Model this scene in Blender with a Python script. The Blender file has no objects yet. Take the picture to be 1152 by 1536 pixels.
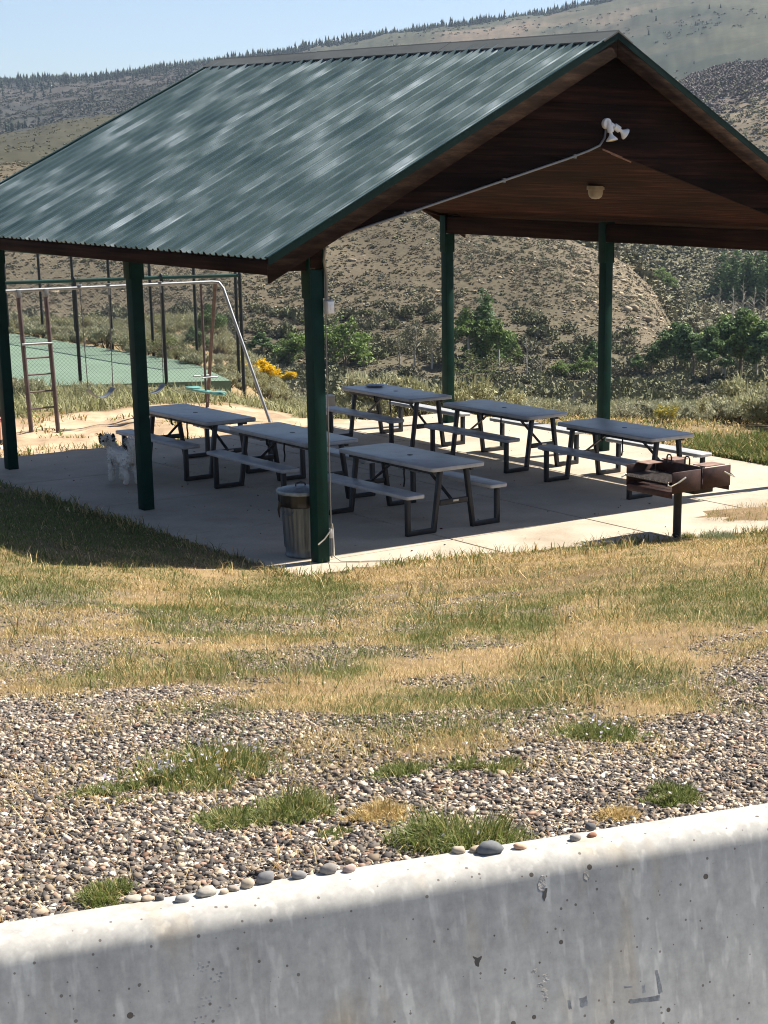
import bpy, bmesh, math, random
import numpy as np
from mathutils import Vector, Matrix
random.seed(7); rng = np.random.default_rng(7)
R = math.radians
sc = bpy.context.scene
COL = sc.collection

# ------------------------------------------------------------------ camera model (world: X across the gable, Y along the ridge, Z up)
CAM = np.array([-9.806, -14.746, 3.919]); YAW, PITCH, ROLL = .735, .273, -.013
FOC = 2602.6; PPX, PPY = 576 + 282.7, 768 + 216.9
def cam_axes():
    f = np.array([np.sin(YAW)*np.cos(PITCH), np.cos(YAW)*np.cos(PITCH), -np.sin(PITCH)])
    rt = np.array([np.cos(YAW), -np.sin(YAW), 0]); dn = np.cross(f, rt)
    c, s = np.cos(ROLL), np.sin(ROLL)
    return np.array([c*rt+s*dn, -s*rt+c*dn, f])
CM = cam_axes()
def ray(x, y): return CM.T @ np.array([(x-PPX)/FOC, (y-PPY)/FOC, 1.0])
def at_z(x, y, z=0.0):
    d = ray(x, y); return CAM + d*(z-CAM[2])/d[2]
def project(P):
    P = np.atleast_2d(P); d = (P-CAM) @ CM.T
    return PPX+FOC*d[:, 0]/d[:, 2], PPY+FOC*d[:, 1]/d[:, 2], d[:, 2]
def px_az(x, y=256):
    d = ray(x, y); return math.atan2(d[0], d[1])

cam_data = bpy.data.cameras.new("camera"); cam = bpy.data.objects.new("camera", cam_data); COL.objects.link(cam)
m = Matrix.Identity(4)
for i in range(3):
    m[i][0] = CM[0][i]; m[i][1] = -CM[1][i]; m[i][2] = -CM[2][i]; m[i][3] = CAM[i]
cam.matrix_world = m
cam_data.sensor_fit = 'HORIZONTAL'; cam_data.sensor_width = 36
cam_data.lens = FOC*36/1152
cam_data.shift_x = -282.7/1152; cam_data.shift_y = 216.9/1152
cam_data.clip_start = .05; cam_data.clip_end = 9000
sc.camera = cam

# ------------------------------------------------------------------ numpy noise
_perm = np.random.default_rng(3).random((256, 256))
def vnoise(x, y):
    xi = np.floor(x).astype(int); yi = np.floor(y).astype(int); fx = x-xi; fy = y-yi
    fx = fx*fx*(3-2*fx); fy = fy*fy*(3-2*fy)
    a = _perm[xi & 255, yi & 255]; b = _perm[(xi+1) & 255, yi & 255]; c = _perm[xi & 255, (yi+1) & 255]; d = _perm[(xi+1) & 255, (yi+1) & 255]
    return (a*(1-fx)+b*fx)*(1-fy)+(c*(1-fx)+d*fx)*fy
def fbm(x, y, s=1.0, o=4, seed=0):
    x = np.asarray(x, float)*s+seed*17.3; y = np.asarray(y, float)*s+seed*9.1; t = 0; a = .5
    for _ in range(o):
        t = t+a*vnoise(x, y); x = x*2.03+5.2; y = y*2.03+1.7; a *= .5
    return t/(1-.5**o)
def sstep(a, b, x):
    t = np.clip((x-a)/(b-a), 0, 1); return t*t*(3-2*t)

# ------------------------------------------------------------------ terrain
XS = np.array([-2600, -700, 0, 45, 92, 155, 300, 450, 600, 750, 830, 860, 900, 930, 955, 980, 1000, 1012, 1030, 1060, 1102, 1152, 1500, 3000], float)
def curve(pts): return np.interp(XS, [p[0] for p in pts], [p[1] for p in pts])
L1 = curve([(-2600, 230), (0, 257), (300, 262), (600, 285), (750, 318), (830, 342), (860, 357), (900, 373), (930, 388), (955, 402), (980, 430), (1000, 460), (1012, 490), (1030, 505), (1060, 505), (1152, 500), (3000, 480)])
L1B = np.maximum(curve([(-2600, 250), (0, 268), (600, 296), (900, 384), (930, 396), (955, 408), (980, 418), (1012, 428), (1152, 425), (3000, 400)]), 0)
L2 = curve([(-2600, 230), (0, 212), (45, 204), (92, 193), (155, 185), (300, 165), (600, 150), (900, 145), (1000, 125), (1030, 116), (1060, 104), (1102, 96), (1152, 88), (1500, 60), (3000, 100)])
L3 = curve([(-2600, 160), (-700, 150), (0, 137), (155, 129), (300, 112), (450, 92), (600, 66), (700, 54), (830, 38), (900, 22), (955, 8), (1000, 4), (1152, 2), (1500, -20), (3000, 60)])
def y2z(d, y):
    y = np.broadcast_to(y, XS.shape); r = [ray(a, b) for a, b in zip(XS, y)]
    return CAM[2]+d*np.array([q[2]/math.hypot(q[0], q[1]) for q in r])
court_m = curve([(-2600, 1), (300, 1), (352, .9), (420, 0), (3000, 0)])
ND = [22, 28, 33, 37, 51, 64, 90, 122, 185, 262, 600, 740, 1500, 1900, 2450]
one = np.ones_like(XS)
ZN = [0*one, -.12*one, -.28*court_m-.62*(1-court_m), -.5*court_m-1.5*(1-court_m), -.52*court_m-3.5*(1-court_m), -3.4*court_m-5.0*(1-court_m), -7.6*one, y2z(122, 566)*one,
      y2z(185, L1), y2z(262, L1B), y2z(600, L2), y2z(740, L2+9), y2z(1500, L3), y2z(1500, L3)*.75-5, 0*one+10]
ZN = np.array(ZN).T     # az x node
AZC = np.array([px_az(x) for x in XS])
LD = np.log(np.array(ND, float))
def pchip(xk, yk, x):
    h = np.diff(xk); dl = np.diff(yk, axis=1)/h; mk = np.zeros_like(yk)
    w1 = 2*h[1:]+h[:-1]; w2 = h[1:]+2*h[:-1]
    same = dl[:, :-1]*dl[:, 1:] > 0
    with np.errstate(divide='ignore', invalid='ignore'):
        mm = (w1+w2)/(w1/dl[:, :-1]+w2/dl[:, 1:])
    mk[:, 1:-1] = np.where(same, mm, 0)
    i = np.clip(np.searchsorted(xk, x)-1, 0, len(xk)-2); t = (x-xk[i])/h[i]
    return ((1+2*t)*(1-t)**2)*yk[:, i]+t*(1-t)**2*h[i]*mk[:, i]+t*t*(3-2*t)*yk[:, i+1]+t*t*(t-1)*h[i]*mk[:, i+1]
TD = np.linspace(LD[0], LD[-1], 420)
_tab = pchip(LD, ZN, TD)
TAZ = np.linspace(AZC[0], AZC[-1], 900)
TAB = np.array([np.interp(TAZ, AZC, _tab[:, j]) for j in range(len(TD))]).T
def smooth_az(T, n):
    k = np.hanning(n+2)[1:-1]; k /= k.sum(); Tp = np.pad(T, ((n//2, n//2), (0, 0)), mode='edge')
    return np.array([np.convolve(Tp[:, j], k, 'valid') for j in range(T.shape[1])]).T
TAB = smooth_az(TAB, 9)
def far_z(az, d):
    a = np.clip((az-TAZ[0])/(TAZ[1]-TAZ[0]), 0, len(TAZ)-1.001); l = np.clip((np.log(np.maximum(d, 1e-3))-TD[0])/(TD[1]-TD[0]), 0, len(TD)-1.001)
    ai = a.astype(int); li = l.astype(int); fa = a-ai; fl = l-li
    return (TAB[ai, li]*(1-fl)+TAB[ai, li+1]*fl)*(1-fa)+(TAB[ai+1, li]*(1-fl)+TAB[ai+1, li+1]*fl)*fa
# slab outline
SLAB = [(-.55, -.42), (.9, -.6), (2.7, -1.15), (4.9, -1.85), (9.4, -3.1), (9.4, 1.0), (8.35, 1.3), (8.25, 8.25), (-.55, 8.25)]
def slab_front(x): return np.interp(x, [-.55, .9, 2.7, 4.9, 9.4, 14], [-.42, -.6, -1.15, -1.85, -3.1, -3.1])
BB0 = np.array([-8.608, -11.853]); BDIR = np.array([.9546, -.298]); BNRM = np.array([.298, .9546]); BTOP = 2.57; BW = .2
def barrier_perp(x, y): return (x-BB0[0])*BNRM[0]+(y-BB0[1])*BNRM[1]
ROADZ = 1.76
def ground_z(x, y, noise=True):
    x = np.asarray(x, float); y = np.asarray(y, float)
    rx, ry = x-CAM[0], y-CAM[1]; d = np.hypot(rx, ry); az = np.arctan2(rx, ry)
    dx = np.maximum(-.55-x, 0); dy = np.maximum(slab_front(x)-y, 0)
    ds = np.hypot(dx, dy); near = .178*(np.sqrt(ds*ds+.25**2)-.25)*(1-sstep(6, 13, y))
    near = np.where(near > 2.0, 2.0+.45*np.tanh((near-2.0)/.45), near)
    z = near+far_z(az, d)
    if noise:
        z = z+(fbm(x, y, .9, 3, 2)-.5)*.10*sstep(.2, 1.5, ds)*(1-sstep(30, 40, d))
        g = sstep(60, 130, d)
        z = z+g*((fbm(x, y, .03, 5, 4)-.5)*np.clip(d*.012, 0, 9)+(fbm(x, y, .18, 3, 8)-.5)*np.clip(d*.004, 0, 1.5))
        sand = sand_mask(x, y)
        z = z+sand*((fbm(x, y, 1.5, 2, 6)-.5)*.14+(fbm(x, y, 4.5, 2, 7)-.5)*.07+.02)
        z = z+(fbm(x, y, .5, 2, 11)-.5)*.15*sstep(26, 30, d)*(1-court_mask(x, y))*(1-sand)
    ins = inside_slab(x, y)
    z = np.where(ins, -.09, z)
    bp = barrier_perp(x, y)
    z = np.where(bp < -.10, ROADZ-.05, z)
    return z
def inside_slab(x, y):
    return (x > -.47) & (y > slab_front(x)+.08) & (y < 8.17) & (x < np.where(y < 1.1, 9.3, 8.2))
def sand_mask(x, y):
    n = (fbm(x, y, .6, 3, 5)-.5)*1.6
    return sstep(8.0, 8.5, y+n*.3)*(1-sstep(12.6, 13.3, y+n+.09*(x-5)))*sstep(-9, -8, x)*(1-sstep(7.0, 8.0, x+n))
CRT = [(4.5, 22.6), (9.0, 19.3), (11.2, 20.1), (9.9, 29.6), (5.5, 34)]
def court_mask(x, y):
    return ((y-19.3 > -(x-9.0)*.72-.5) & (x < 12.2) & (y > 18.6) & (y < 38)).astype(float)
_marchd = np.exp(np.linspace(math.log(3.0), math.log(2200), 1500))
def drop(px, py):
    d = ray(px, py); d = d/np.hypot(d[0], d[1]); P = CAM+_marchd[:, None]*d
    h = ground_z(P[:, 0], P[:, 1]); i = np.argmax(P[:, 2] <= h)
    if P[i, 2] > h[i]: return None
    return np.array([P[i, 0], P[i, 1], h[i]]), _marchd[i]

# ------------------------------------------------------------------ materials
MATS = {}
def nmat(name):
    mt = bpy.data.materials.new(name); mt.use_nodes = True; nt = mt.node_tree; b = nt.nodes['Principled BSDF']; MATS[name] = mt
    return mt, nt, b
def N(nt, t, **k):
    n = nt.nodes.new(t)
    for a, v in k.items():
        if a == 'ins':
            for s, val in v.items(): n.inputs[s].default_value = val
        else: setattr(n, a, v)
    return n
def ramp(nt, fac, stops):
    r = nt.nodes.new('ShaderNodeValToRGB'); e = r.color_ramp.elements
    while len(e) < len(stops): e.new(.5)
    for q, (p, c) in zip(e, stops): q.position = p; q.color = (*c, 1) if len(c) == 3 else c
    nt.links.new(fac, r.inputs[0]); return r.outputs[0]
def mix(nt, a, b, fac, mode='MIX'):
    n = nt.nodes.new('ShaderNodeMix'); n.data_type = 'RGBA'; n.blend_type = mode
    for sock, v in ((n.inputs[0], fac), (n.inputs[6], a), (n.inputs[7], b)):
        if hasattr(v, 'links'): nt.links.new(v, sock)
        elif isinstance(v, (int, float)): sock.default_value = v
        else: sock.default_value = (*v, 1)
    return n.outputs[2]
def noise(nt, scale, detail=4, rough=.55, vec=None, stretch=None, dist=0.0):
    n = N(nt, 'ShaderNodeTexNoise', ins={'Scale': scale, 'Detail': detail, 'Roughness': rough, 'Distortion': dist})
    if vec is None:
        tc = N(nt, 'ShaderNodeTexCoord'); vec = tc.outputs['Object']
    if stretch:
        mp = N(nt, 'ShaderNodeMapping'); mp.inputs['Scale'].default_value = stretch; nt.links.new(vec, mp.inputs[0]); vec = mp.outputs[0]
    nt.links.new(vec, n.inputs['Vector']); return n.outputs[0]
def bump(nt, b, h, strength=.3, dist=.01, prev=None):
    n = N(nt, 'ShaderNodeBump', ins={'Strength': strength, 'Distance': dist}); nt.links.new(h, n.inputs['Height'])
    if prev: nt.links.new(prev, n.inputs['Normal'])
    if b is not None: nt.links.new(n.outputs[0], b.inputs['Normal'])
    return n.outputs[0]
def simple(name, col, rough=.6, metal=0., var=.25, scale=8., bmp=.0, bscale=60., stretch=None, spec=.5):
    mt, nt, b = nmat(name); b.inputs['Roughness'].default_value = rough; b.inputs['Metallic'].default_value = metal
    b.inputs['Specular IOR Level'].default_value = spec
    f = noise(nt, scale, 5, .6, stretch=stretch)
    lo = tuple(c*(1-var) for c in col); hi = tuple(min(1, c*(1+var)) for c in col)
    nt.links.new(ramp(nt, f, [(.3, lo), (.7, hi)]), b.inputs['Base Color'])
    if bmp: bump(nt, b, noise(nt, bscale, 3), bmp, .005)
    return mt
def attr_mat(name, rough=.8, var=.15, scale=4., trans=0., spec=.3):
    """colour comes from the mesh's own colour attribute (leaf to leaf, stone to stone)"""
    mt, nt, b = nmat(name); b.inputs['Roughness'].default_value = rough; b.inputs['Specular IOR Level'].default_value = spec
    a = N(nt, 'ShaderNodeVertexColor', layer_name='Col')
    f = noise(nt, scale, 3); r = ramp(nt, f, [(.25, (1-var,)*3), (.75, (1+var,)*3)])
    c = mix(nt, a.outputs[0], r, 1.0, 'MULTIPLY')
    nt.links.new(c, b.inputs['Base Color'])
    if trans:
        t = N(nt, 'ShaderNodeBsdfTranslucent'); nt.links.new(c, t.inputs[0]); ms = N(nt, 'ShaderNodeMixShader', ins={0: trans})
        nt.links.new(b.outputs[0], ms.inputs[1]); nt.links.new(t.outputs[0], ms.inputs[2])
        nt.links.new(ms.outputs[0], nt.nodes['Material Output'].inputs[0])
    return mt

def wood_mat(name, cols, axis, pitch, grain, rough=.75, dark=(.01, .007, .006)):
    mt, nt, b = nmat(name); b.inputs['Roughness'].default_value = rough; b.inputs['Specular IOR Level'].default_value = .03
    tc = N(nt, 'ShaderNodeTexCoord'); sx = N(nt, 'ShaderNodeSeparateXYZ'); nt.links.new(tc.outputs['Object'], sx.inputs[0])
    g = noise(nt, 1.0, 6, .65, vec=tc.outputs['Object'], stretch=grain)
    g2 = noise(nt, .9, 3, .5, vec=tc.outputs['Object'])
    c = ramp(nt, g, [(.28, cols[0]), (.5, cols[1]), (.75, cols[2])])
    c = mix(nt, c, ramp(nt, g2, [(.3, (.55, .55, .55)), (.7, (1.3, 1.25, 1.2))]), 1.0, 'MULTIPLY')
    if pitch:
        mu = N(nt, 'ShaderNodeMath', operation='DIVIDE', ins={1: pitch}); nt.links.new(sx.outputs[axis], mu.inputs[0])
        fl = N(nt, 'ShaderNodeMath', operation='FLOOR'); nt.links.new(mu.outputs[0], fl.inputs[0])
        wn = N(nt, 'ShaderNodeTexWhiteNoise', noise_dimensions='1D'); nt.links.new(fl.outputs[0], wn.inputs['W'])
        c = mix(nt, c, ramp(nt, wn.outputs[0], [(0, (.6, .6, .62)), (1, (1.35, 1.25, 1.15))]), 1.0, 'MULTIPLY')
        fr = N(nt, 'ShaderNodeMath', operation='FRACT'); nt.links.new(mu.outputs[0], fr.inputs[0])
        gap = ramp(nt, fr.outputs[0], [(0, (0, 0, 0)), (.05, (1, 1, 1)), (.95, (1, 1, 1)), (1, (0, 0, 0))])
        c = mix(nt, dark, c, gap)
        bump(nt, b, gap, .5, .008)
    nt.links.new(c, b.inputs['Base Color'])
    return mt

# roof steel
mt, nt, b = nmat('roof_steel'); b.inputs['Metallic'].default_value = .35; b.inputs['Specular IOR Level'].default_value = .7
tc = N(nt, 'ShaderNodeTexCoord')
sx = N(nt, 'ShaderNodeSeparateXYZ'); nt.links.new(tc.outputs['Object'], sx.inputs[0])
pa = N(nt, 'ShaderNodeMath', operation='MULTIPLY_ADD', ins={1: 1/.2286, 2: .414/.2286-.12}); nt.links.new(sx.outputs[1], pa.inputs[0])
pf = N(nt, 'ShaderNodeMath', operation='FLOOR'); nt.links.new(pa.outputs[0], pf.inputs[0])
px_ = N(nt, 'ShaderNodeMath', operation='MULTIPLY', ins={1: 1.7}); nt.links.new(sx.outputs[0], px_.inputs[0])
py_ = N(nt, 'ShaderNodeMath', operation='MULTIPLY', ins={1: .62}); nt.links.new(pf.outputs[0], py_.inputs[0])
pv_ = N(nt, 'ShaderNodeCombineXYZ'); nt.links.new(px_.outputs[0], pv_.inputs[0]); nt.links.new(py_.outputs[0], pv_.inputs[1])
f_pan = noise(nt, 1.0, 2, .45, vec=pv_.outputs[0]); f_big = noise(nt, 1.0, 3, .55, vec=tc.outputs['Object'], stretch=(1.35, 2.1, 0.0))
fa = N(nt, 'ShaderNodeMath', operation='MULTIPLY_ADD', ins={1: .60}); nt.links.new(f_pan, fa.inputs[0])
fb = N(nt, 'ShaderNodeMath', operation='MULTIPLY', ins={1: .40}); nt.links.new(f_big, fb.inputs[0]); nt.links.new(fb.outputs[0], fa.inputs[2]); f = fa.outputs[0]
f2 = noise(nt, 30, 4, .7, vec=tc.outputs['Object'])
c = ramp(nt, f, [(.36, (.046, .086, .080)), (.49, (.074, .120, .114)), (.57, (.155, .21, .21)), (.68, (.42, .485, .50))])  # pale streaks: sky sheen on the pans, painted into the base colour
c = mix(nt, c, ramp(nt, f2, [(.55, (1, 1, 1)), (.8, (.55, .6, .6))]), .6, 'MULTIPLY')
def near_line(sock, pitch, off, half):
    a = N(nt, 'ShaderNodeMath', operation='MULTIPLY_ADD', ins={1: 1/pitch, 2: off}); nt.links.new(sock, a.inputs[0])
    f_ = N(nt, 'ShaderNodeMath', operation='FRACT'); nt.links.new(a.outputs[0], f_.inputs[0])
    s_ = N(nt, 'ShaderNodeMath', operation='SUBTRACT', ins={1: .5}); nt.links.new(f_.outputs[0], s_.inputs[0])
    b_ = N(nt, 'ShaderNodeMath', operation='ABSOLUTE'); nt.links.new(s_.outputs[0], b_.inputs[0])
    l_ = N(nt, 'ShaderNodeMath', operation='LESS_THAN', ins={1: half/pitch}); nt.links.new(b_.outputs[0], l_.inputs[0]); return l_.outputs[0]
scr = N(nt, 'ShaderNodeMath', operation='MULTIPLY'); nt.links.new(near_line(sx.outputs[1], .2286, .414/.2286+.5-.32, .010), scr.inputs[0]); nt.links.new(near_line(sx.outputs[0], .78, .3, .011), scr.inputs[1])
c = mix(nt, c, (.03, .045, .045), scr.outputs[0])
c = mix(nt, c, mix(nt, c, (.40, .45, .47), 1.0, 'MULTIPLY'), near_line(sx.outputs[1], .1143, .414/.1143+.5-.40, .017))  # shade along the rib sides, painted as darker lines
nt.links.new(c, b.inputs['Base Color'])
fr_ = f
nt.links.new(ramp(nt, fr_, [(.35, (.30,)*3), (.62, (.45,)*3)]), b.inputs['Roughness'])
pv = bump(nt, None, noise(nt, 1.0, 2, .5, vec=tc.outputs['Object'], stretch=(1.1, 2.4, 1.1)), .6, .03)
bump(nt, b, f2, .05, .003, prev=pv)
simple('trim_green', (.003, .017, .015), .5, .0, .2, 6, spec=.1)
simple('ridge_steel', (.080, .086, .080), .6, .1, .25, 3, stretch=(1, .3, 1))
simple('closure_black', (.01, .01, .012), .9)
simple('post_green', (.002, .026, .020), .6, 0, .3, 5, .15, 40, spec=.15)
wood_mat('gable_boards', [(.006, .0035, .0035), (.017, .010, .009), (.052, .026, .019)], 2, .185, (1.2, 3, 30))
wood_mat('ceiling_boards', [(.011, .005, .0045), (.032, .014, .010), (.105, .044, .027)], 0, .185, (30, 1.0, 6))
wood_mat('beam_wood', [(.010, .006, .005), (.024, .013, .010), (.05, .027, .018)], 2, 0, (6, .8, 22))
wood_mat('rake_wood', [(.012, .008, .006), (.033, .020, .014), (.085, .055, .036)], 2, 0, (3, 6, 18))
# slab concrete with tooled joints
def concrete(name, lo, hi, bugs=0):
    mt, nt, b = nmat(name); b.inputs['Roughness'].default_value = .85; b.inputs['Specular IOR Level'].default_value = .25
    f = noise(nt, 1.3, 6, .62); f2 = noise(nt, 40, 4, .7)
    c = ramp(nt, f, [(.3, lo), (.7, hi)])
    c = mix(nt, c, ramp(nt, f2, [(.3, (.86,)*3), (.7, (1.1,)*3)]), 1.0, 'MULTIPLY')
    return mt, nt, b, c, f2
mt, nt, b, c, f2 = concrete('slab_concrete', (.37, .315, .245), (.50, .435, .35))
st = noise(nt, .55, 5, .65)
c = mix(nt, c, ramp(nt, st, [(.52, (1, 1, 1)), (.72, (.72, .69, .66))]), 1.0, 'MULTIPLY')
sp = N(nt, 'ShaderNodeTexVoronoi', ins={'Scale': 2.6}); tc = N(nt, 'ShaderNodeTexCoord'); nt.links.new(tc.outputs['Object'], sp.inputs['Vector'])
c = mix(nt, c, ramp(nt, sp.outputs['Distance'], [(.02, (.35, .32, .3)), (.05, (1, 1, 1))]), 1.0, 'MULTIPLY')
nt.links.new(c, b.inputs['Base Color']); bump(nt, b, f2, .15, .004)
# barrier concrete
mt, nt, b, c, f2 = concrete('barrier_concrete', (.375, .365, .343), (.445, .435, .405))
tc = N(nt, 'ShaderNodeTexCoord')
v1 = N(nt, 'ShaderNodeTexVoronoi', ins={'Scale': 24.0, 'Randomness': 1.0}); nt.links.new(tc.outputs['Object'], v1.inputs['Vector'])
sep = N(nt, 'ShaderNodeSeparateColor'); nt.links.new(v1.outputs['Color'], sep.inputs[0])
rad = N(nt, 'ShaderNodeMath', operation='MULTIPLY_ADD', ins={1: .34, 2: -.19}); nt.links.new(sep.outputs[0], rad.inputs[0])
lt = N(nt, 'ShaderNodeMath', operation='LESS_THAN'); nt.links.new(v1.outputs['Distance'], lt.inputs[0]); nt.links.new(rad.outputs[0], lt.inputs[1])
c = mix(nt, c, (.11, .095, .08), lt.outputs[0])
v2 = N(nt, 'ShaderNodeTexVoronoi', ins={'Scale': 60.0}); nt.links.new(tc.outputs['Object'], v2.inputs['Vector'])
sep2 = N(nt, 'ShaderNodeSeparateColor'); nt.links.new(v2.outputs['Color'], sep2.inputs[0])
rad2 = N(nt, 'ShaderNodeMath', operation='MULTIPLY_ADD', ins={1: .55, 2: -.33}); nt.links.new(sep2.outputs[0], rad2.inputs[0])
lt2 = N(nt, 'ShaderNodeMath', operation='LESS_THAN'); nt.links.new(v2.outputs['Distance'], lt2.inputs[0]); nt.links.new(rad2.outputs[0], lt2.inputs[1])
c = mix(nt, c, (.17, .155, .14), lt2.outputs[0])
dr = noise(nt, 1.0, 4, .6, vec=tc.outputs['Object'], stretch=(24, 24, 1.1))
c = mix(nt, c, ramp(nt, dr, [(.35, (.88, .88, .89)), (.52, (1, 1, 1)), (.68, (1.14, 1.14, 1.13))]), 1.0, 'MULTIPLY')
d2 = noise(nt, 1.0, 2, .5, vec=tc.outputs['Object'], stretch=(42, 42, 2.2))
c = mix(nt, c, ramp(nt, d2, [(.57, (1, 1, 1)), (.66, (1.24, 1.24, 1.23))]), 1.0, 'MULTIPLY')
rs = noise(nt, 1.0, 3, .6, vec=tc.outputs['Object'], stretch=(4.2, 4.2, .7))
c = mix(nt, c, ramp(nt, rs, [(.56, (1, 1, 1)), (.74, (1.0, .80, .54))]), .9, 'MULTIPLY')
nt.links.new(c, b.inputs['Base Color'])
hh = N(nt, 'ShaderNodeMath', operation='MAXIMUM'); nt.links.new(lt.outputs[0], hh.inputs[0]); nt.links.new(lt2.outputs[0], hh.inputs[1])
p1 = bump(nt, None, hh.outputs[0], -.6, .004); bump(nt, b, f2, .07, .003, prev=p1)
simple('chip_concrete', (.50, .46, .40), .9, 0, .3, 60, .5, 90)
simple('scuff_rubber', (.29, .29, .28), .8, 0, .45, 70)
# terrain
mt, nt, b = nmat('ground_soil'); b.inputs['Roughness'].default_value = .95; b.inputs['Specular IOR Level'].default_value = .1
a = N(nt, 'ShaderNodeVertexColor', layer_name='Col'); g = N(nt, 'ShaderNodeNewGeometry')
n1 = noise(nt, 3.0, 8, .7, vec=g.outputs['Position']); n2 = noise(nt, .12, 8, .75, vec=g.outputs['Position'])
c = mix(nt, a.outputs[0], ramp(nt, n1, [(.3, (.72,)*3), (.7, (1.28,)*3)]), 1.0, 'MULTIPLY')
c = mix(nt, c, ramp(nt, n2, [(.3, (.75, .75, .76)), (.7, (1.25, 1.22, 1.18))]), 1.0, 'MULTIPLY')
nt.links.new(c, b.inputs['Base Color']); bump(nt, b, n1, .5, .04)
attr_mat('leaf', .7, .2, 3, .25); attr_mat('blade', .7, .12, 2, .3); attr_mat('stone', .85, .22, 70, 0, .25); attr_mat('rockface', .95, .3, 1.5, 0, .1); attr_mat('far_leaf', .9, .2, .3, 0, .05)
attr_mat('fur', .9, .1, 20, 0, .1)
simple('bark', (.16, .13, .10), .9, 0, .3, 12); simple('pale_bark', (.36, .33, .28), .9, 0, .25, 6)
simple('table_grey', (.36, .37, .38), .38, 0, .10, 260, .08, 300)
simple('bench_grey', (.38, .39, .40), .42, 0, .12, 220, .12, 300)
for k_ in ('table_grey', 'bench_grey'):
    nt = MATS[k_].node_tree; b = nt.nodes['Principled BSDF']; lk = b.inputs['Base Color'].links[0].from_socket
    oi = N(nt, 'ShaderNodeObjectInfo'); tcg = N(nt, 'ShaderNodeTexCoord'); va = N(nt, 'ShaderNodeVectorMath', operation='ADD'); nt.links.new(tcg.outputs['Object'], va.inputs[0]); nt.links.new(oi.outputs['Location'], va.inputs[1])
    g_ = noise(nt, 4.5, 5, .65, vec=va.outputs[0]); nt.links.new(mix(nt, lk, ramp(nt, g_, [(.3, (.72, .71, .69)), (.52, (1, 1, 1)), (.75, (1.12, 1.12, 1.12))]), 1.0, 'MULTIPLY'), b.inputs['Base Color'])
simple('frame_black', (.012, .014, .018), .5, .1, .3, 10)
simple('strap_black', (.012, .012, .013), .9)
simple('plate_silver', (.45, .45, .44), .4, .6)
simple('galvanised', (.13, .15, .165), .45, .5, .5, 14, stretch=(1, 1, .12))
simple('raw_wood', (.20, .10, .055), .8, 0, .3, 12)
simple('can_lid', (.21, .25, .28), .45, .4, .3, 18, .3, 30)
simple('bag_black', (.008, .008, .009), .4, 0, .3, 20, .4, 30)
simple('grill_rust', (.042, .016, .013), .6, .25, .6, 9, .3, 60)
simple('grill_plate', (.24, .15, .12), .7, .2, .4, 12, .3, 60)
simple('grill_bar', (.16, .14, .13), .5, .7, .3, 30)
simple('grill_black', (.012, .012, .013), .6, .1, .4, 12)
simple('handle_steel', (.60, .58, .50), .3, .8, .2, 20)
simple('conduit_grey', (.22, .225, .225), .4, .6, .15, 10)
simple('box_grey', (.50, .50, .49), .5, .1, .1, 10)
simple('lamp_white', (.80, .81, .81), .4, 0, .1, 10)
simple('lens_glass', (.75, .72, .62), .15, .3, .1, 20)
simple('lamp_cream', (.33, .285, .22), .5, 0, .15, 10)
simple('cord_pale', (.55, .52, .44), .7)
simple('swing_steel', (.24, .255, .27), .42, .5, .2, 12)
simple('swing_rust', (.10, .075, .075), .6, .4, .3, 12)
simple('swing_belt', (.14, .16, .18), .6, 0, .2, 10)
simple('glider_green', (.10, .27, .24), .5, 0, .2, 10)
simple('chain_steel', (.12, .12, .125), .5, .7)
simple('fence_green', (.015, .06, .05), .5, .2, .2, 6)
simple('fence_black', (.012, .016, .02), .5, .2, .2, 6)
simple('wire', (.05, .06, .06), .5, .6)
mt = simple('court_green', (.125, .19, .135), .8, 0, .12, .8)
simple('court_line', (.75, .77, .72), .8, 0, .05, 4)
simple('asphalt', (.06, .06, .06), .9, 0, .25, 30, .4, 90)
simple('skin', (.62, .36, .25), .5, 0, .08, 20); simple('cloth_white', (.75, .76, .78), .8, 0, .06, 20); simple('cloth_black', (.02, .02, .025), .85); simple('cloth_purple', (.28, .05, .34), .8); simple('hair_brown', (.08, .045, .025), .7)
simple('ear_fur', (.012, .011, .012), .9, 0, .4, 40); simple('eye_dark', (.01, .01, .01), .1)
simple('pit_grey', (.10, .09, .08), .95)

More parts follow.
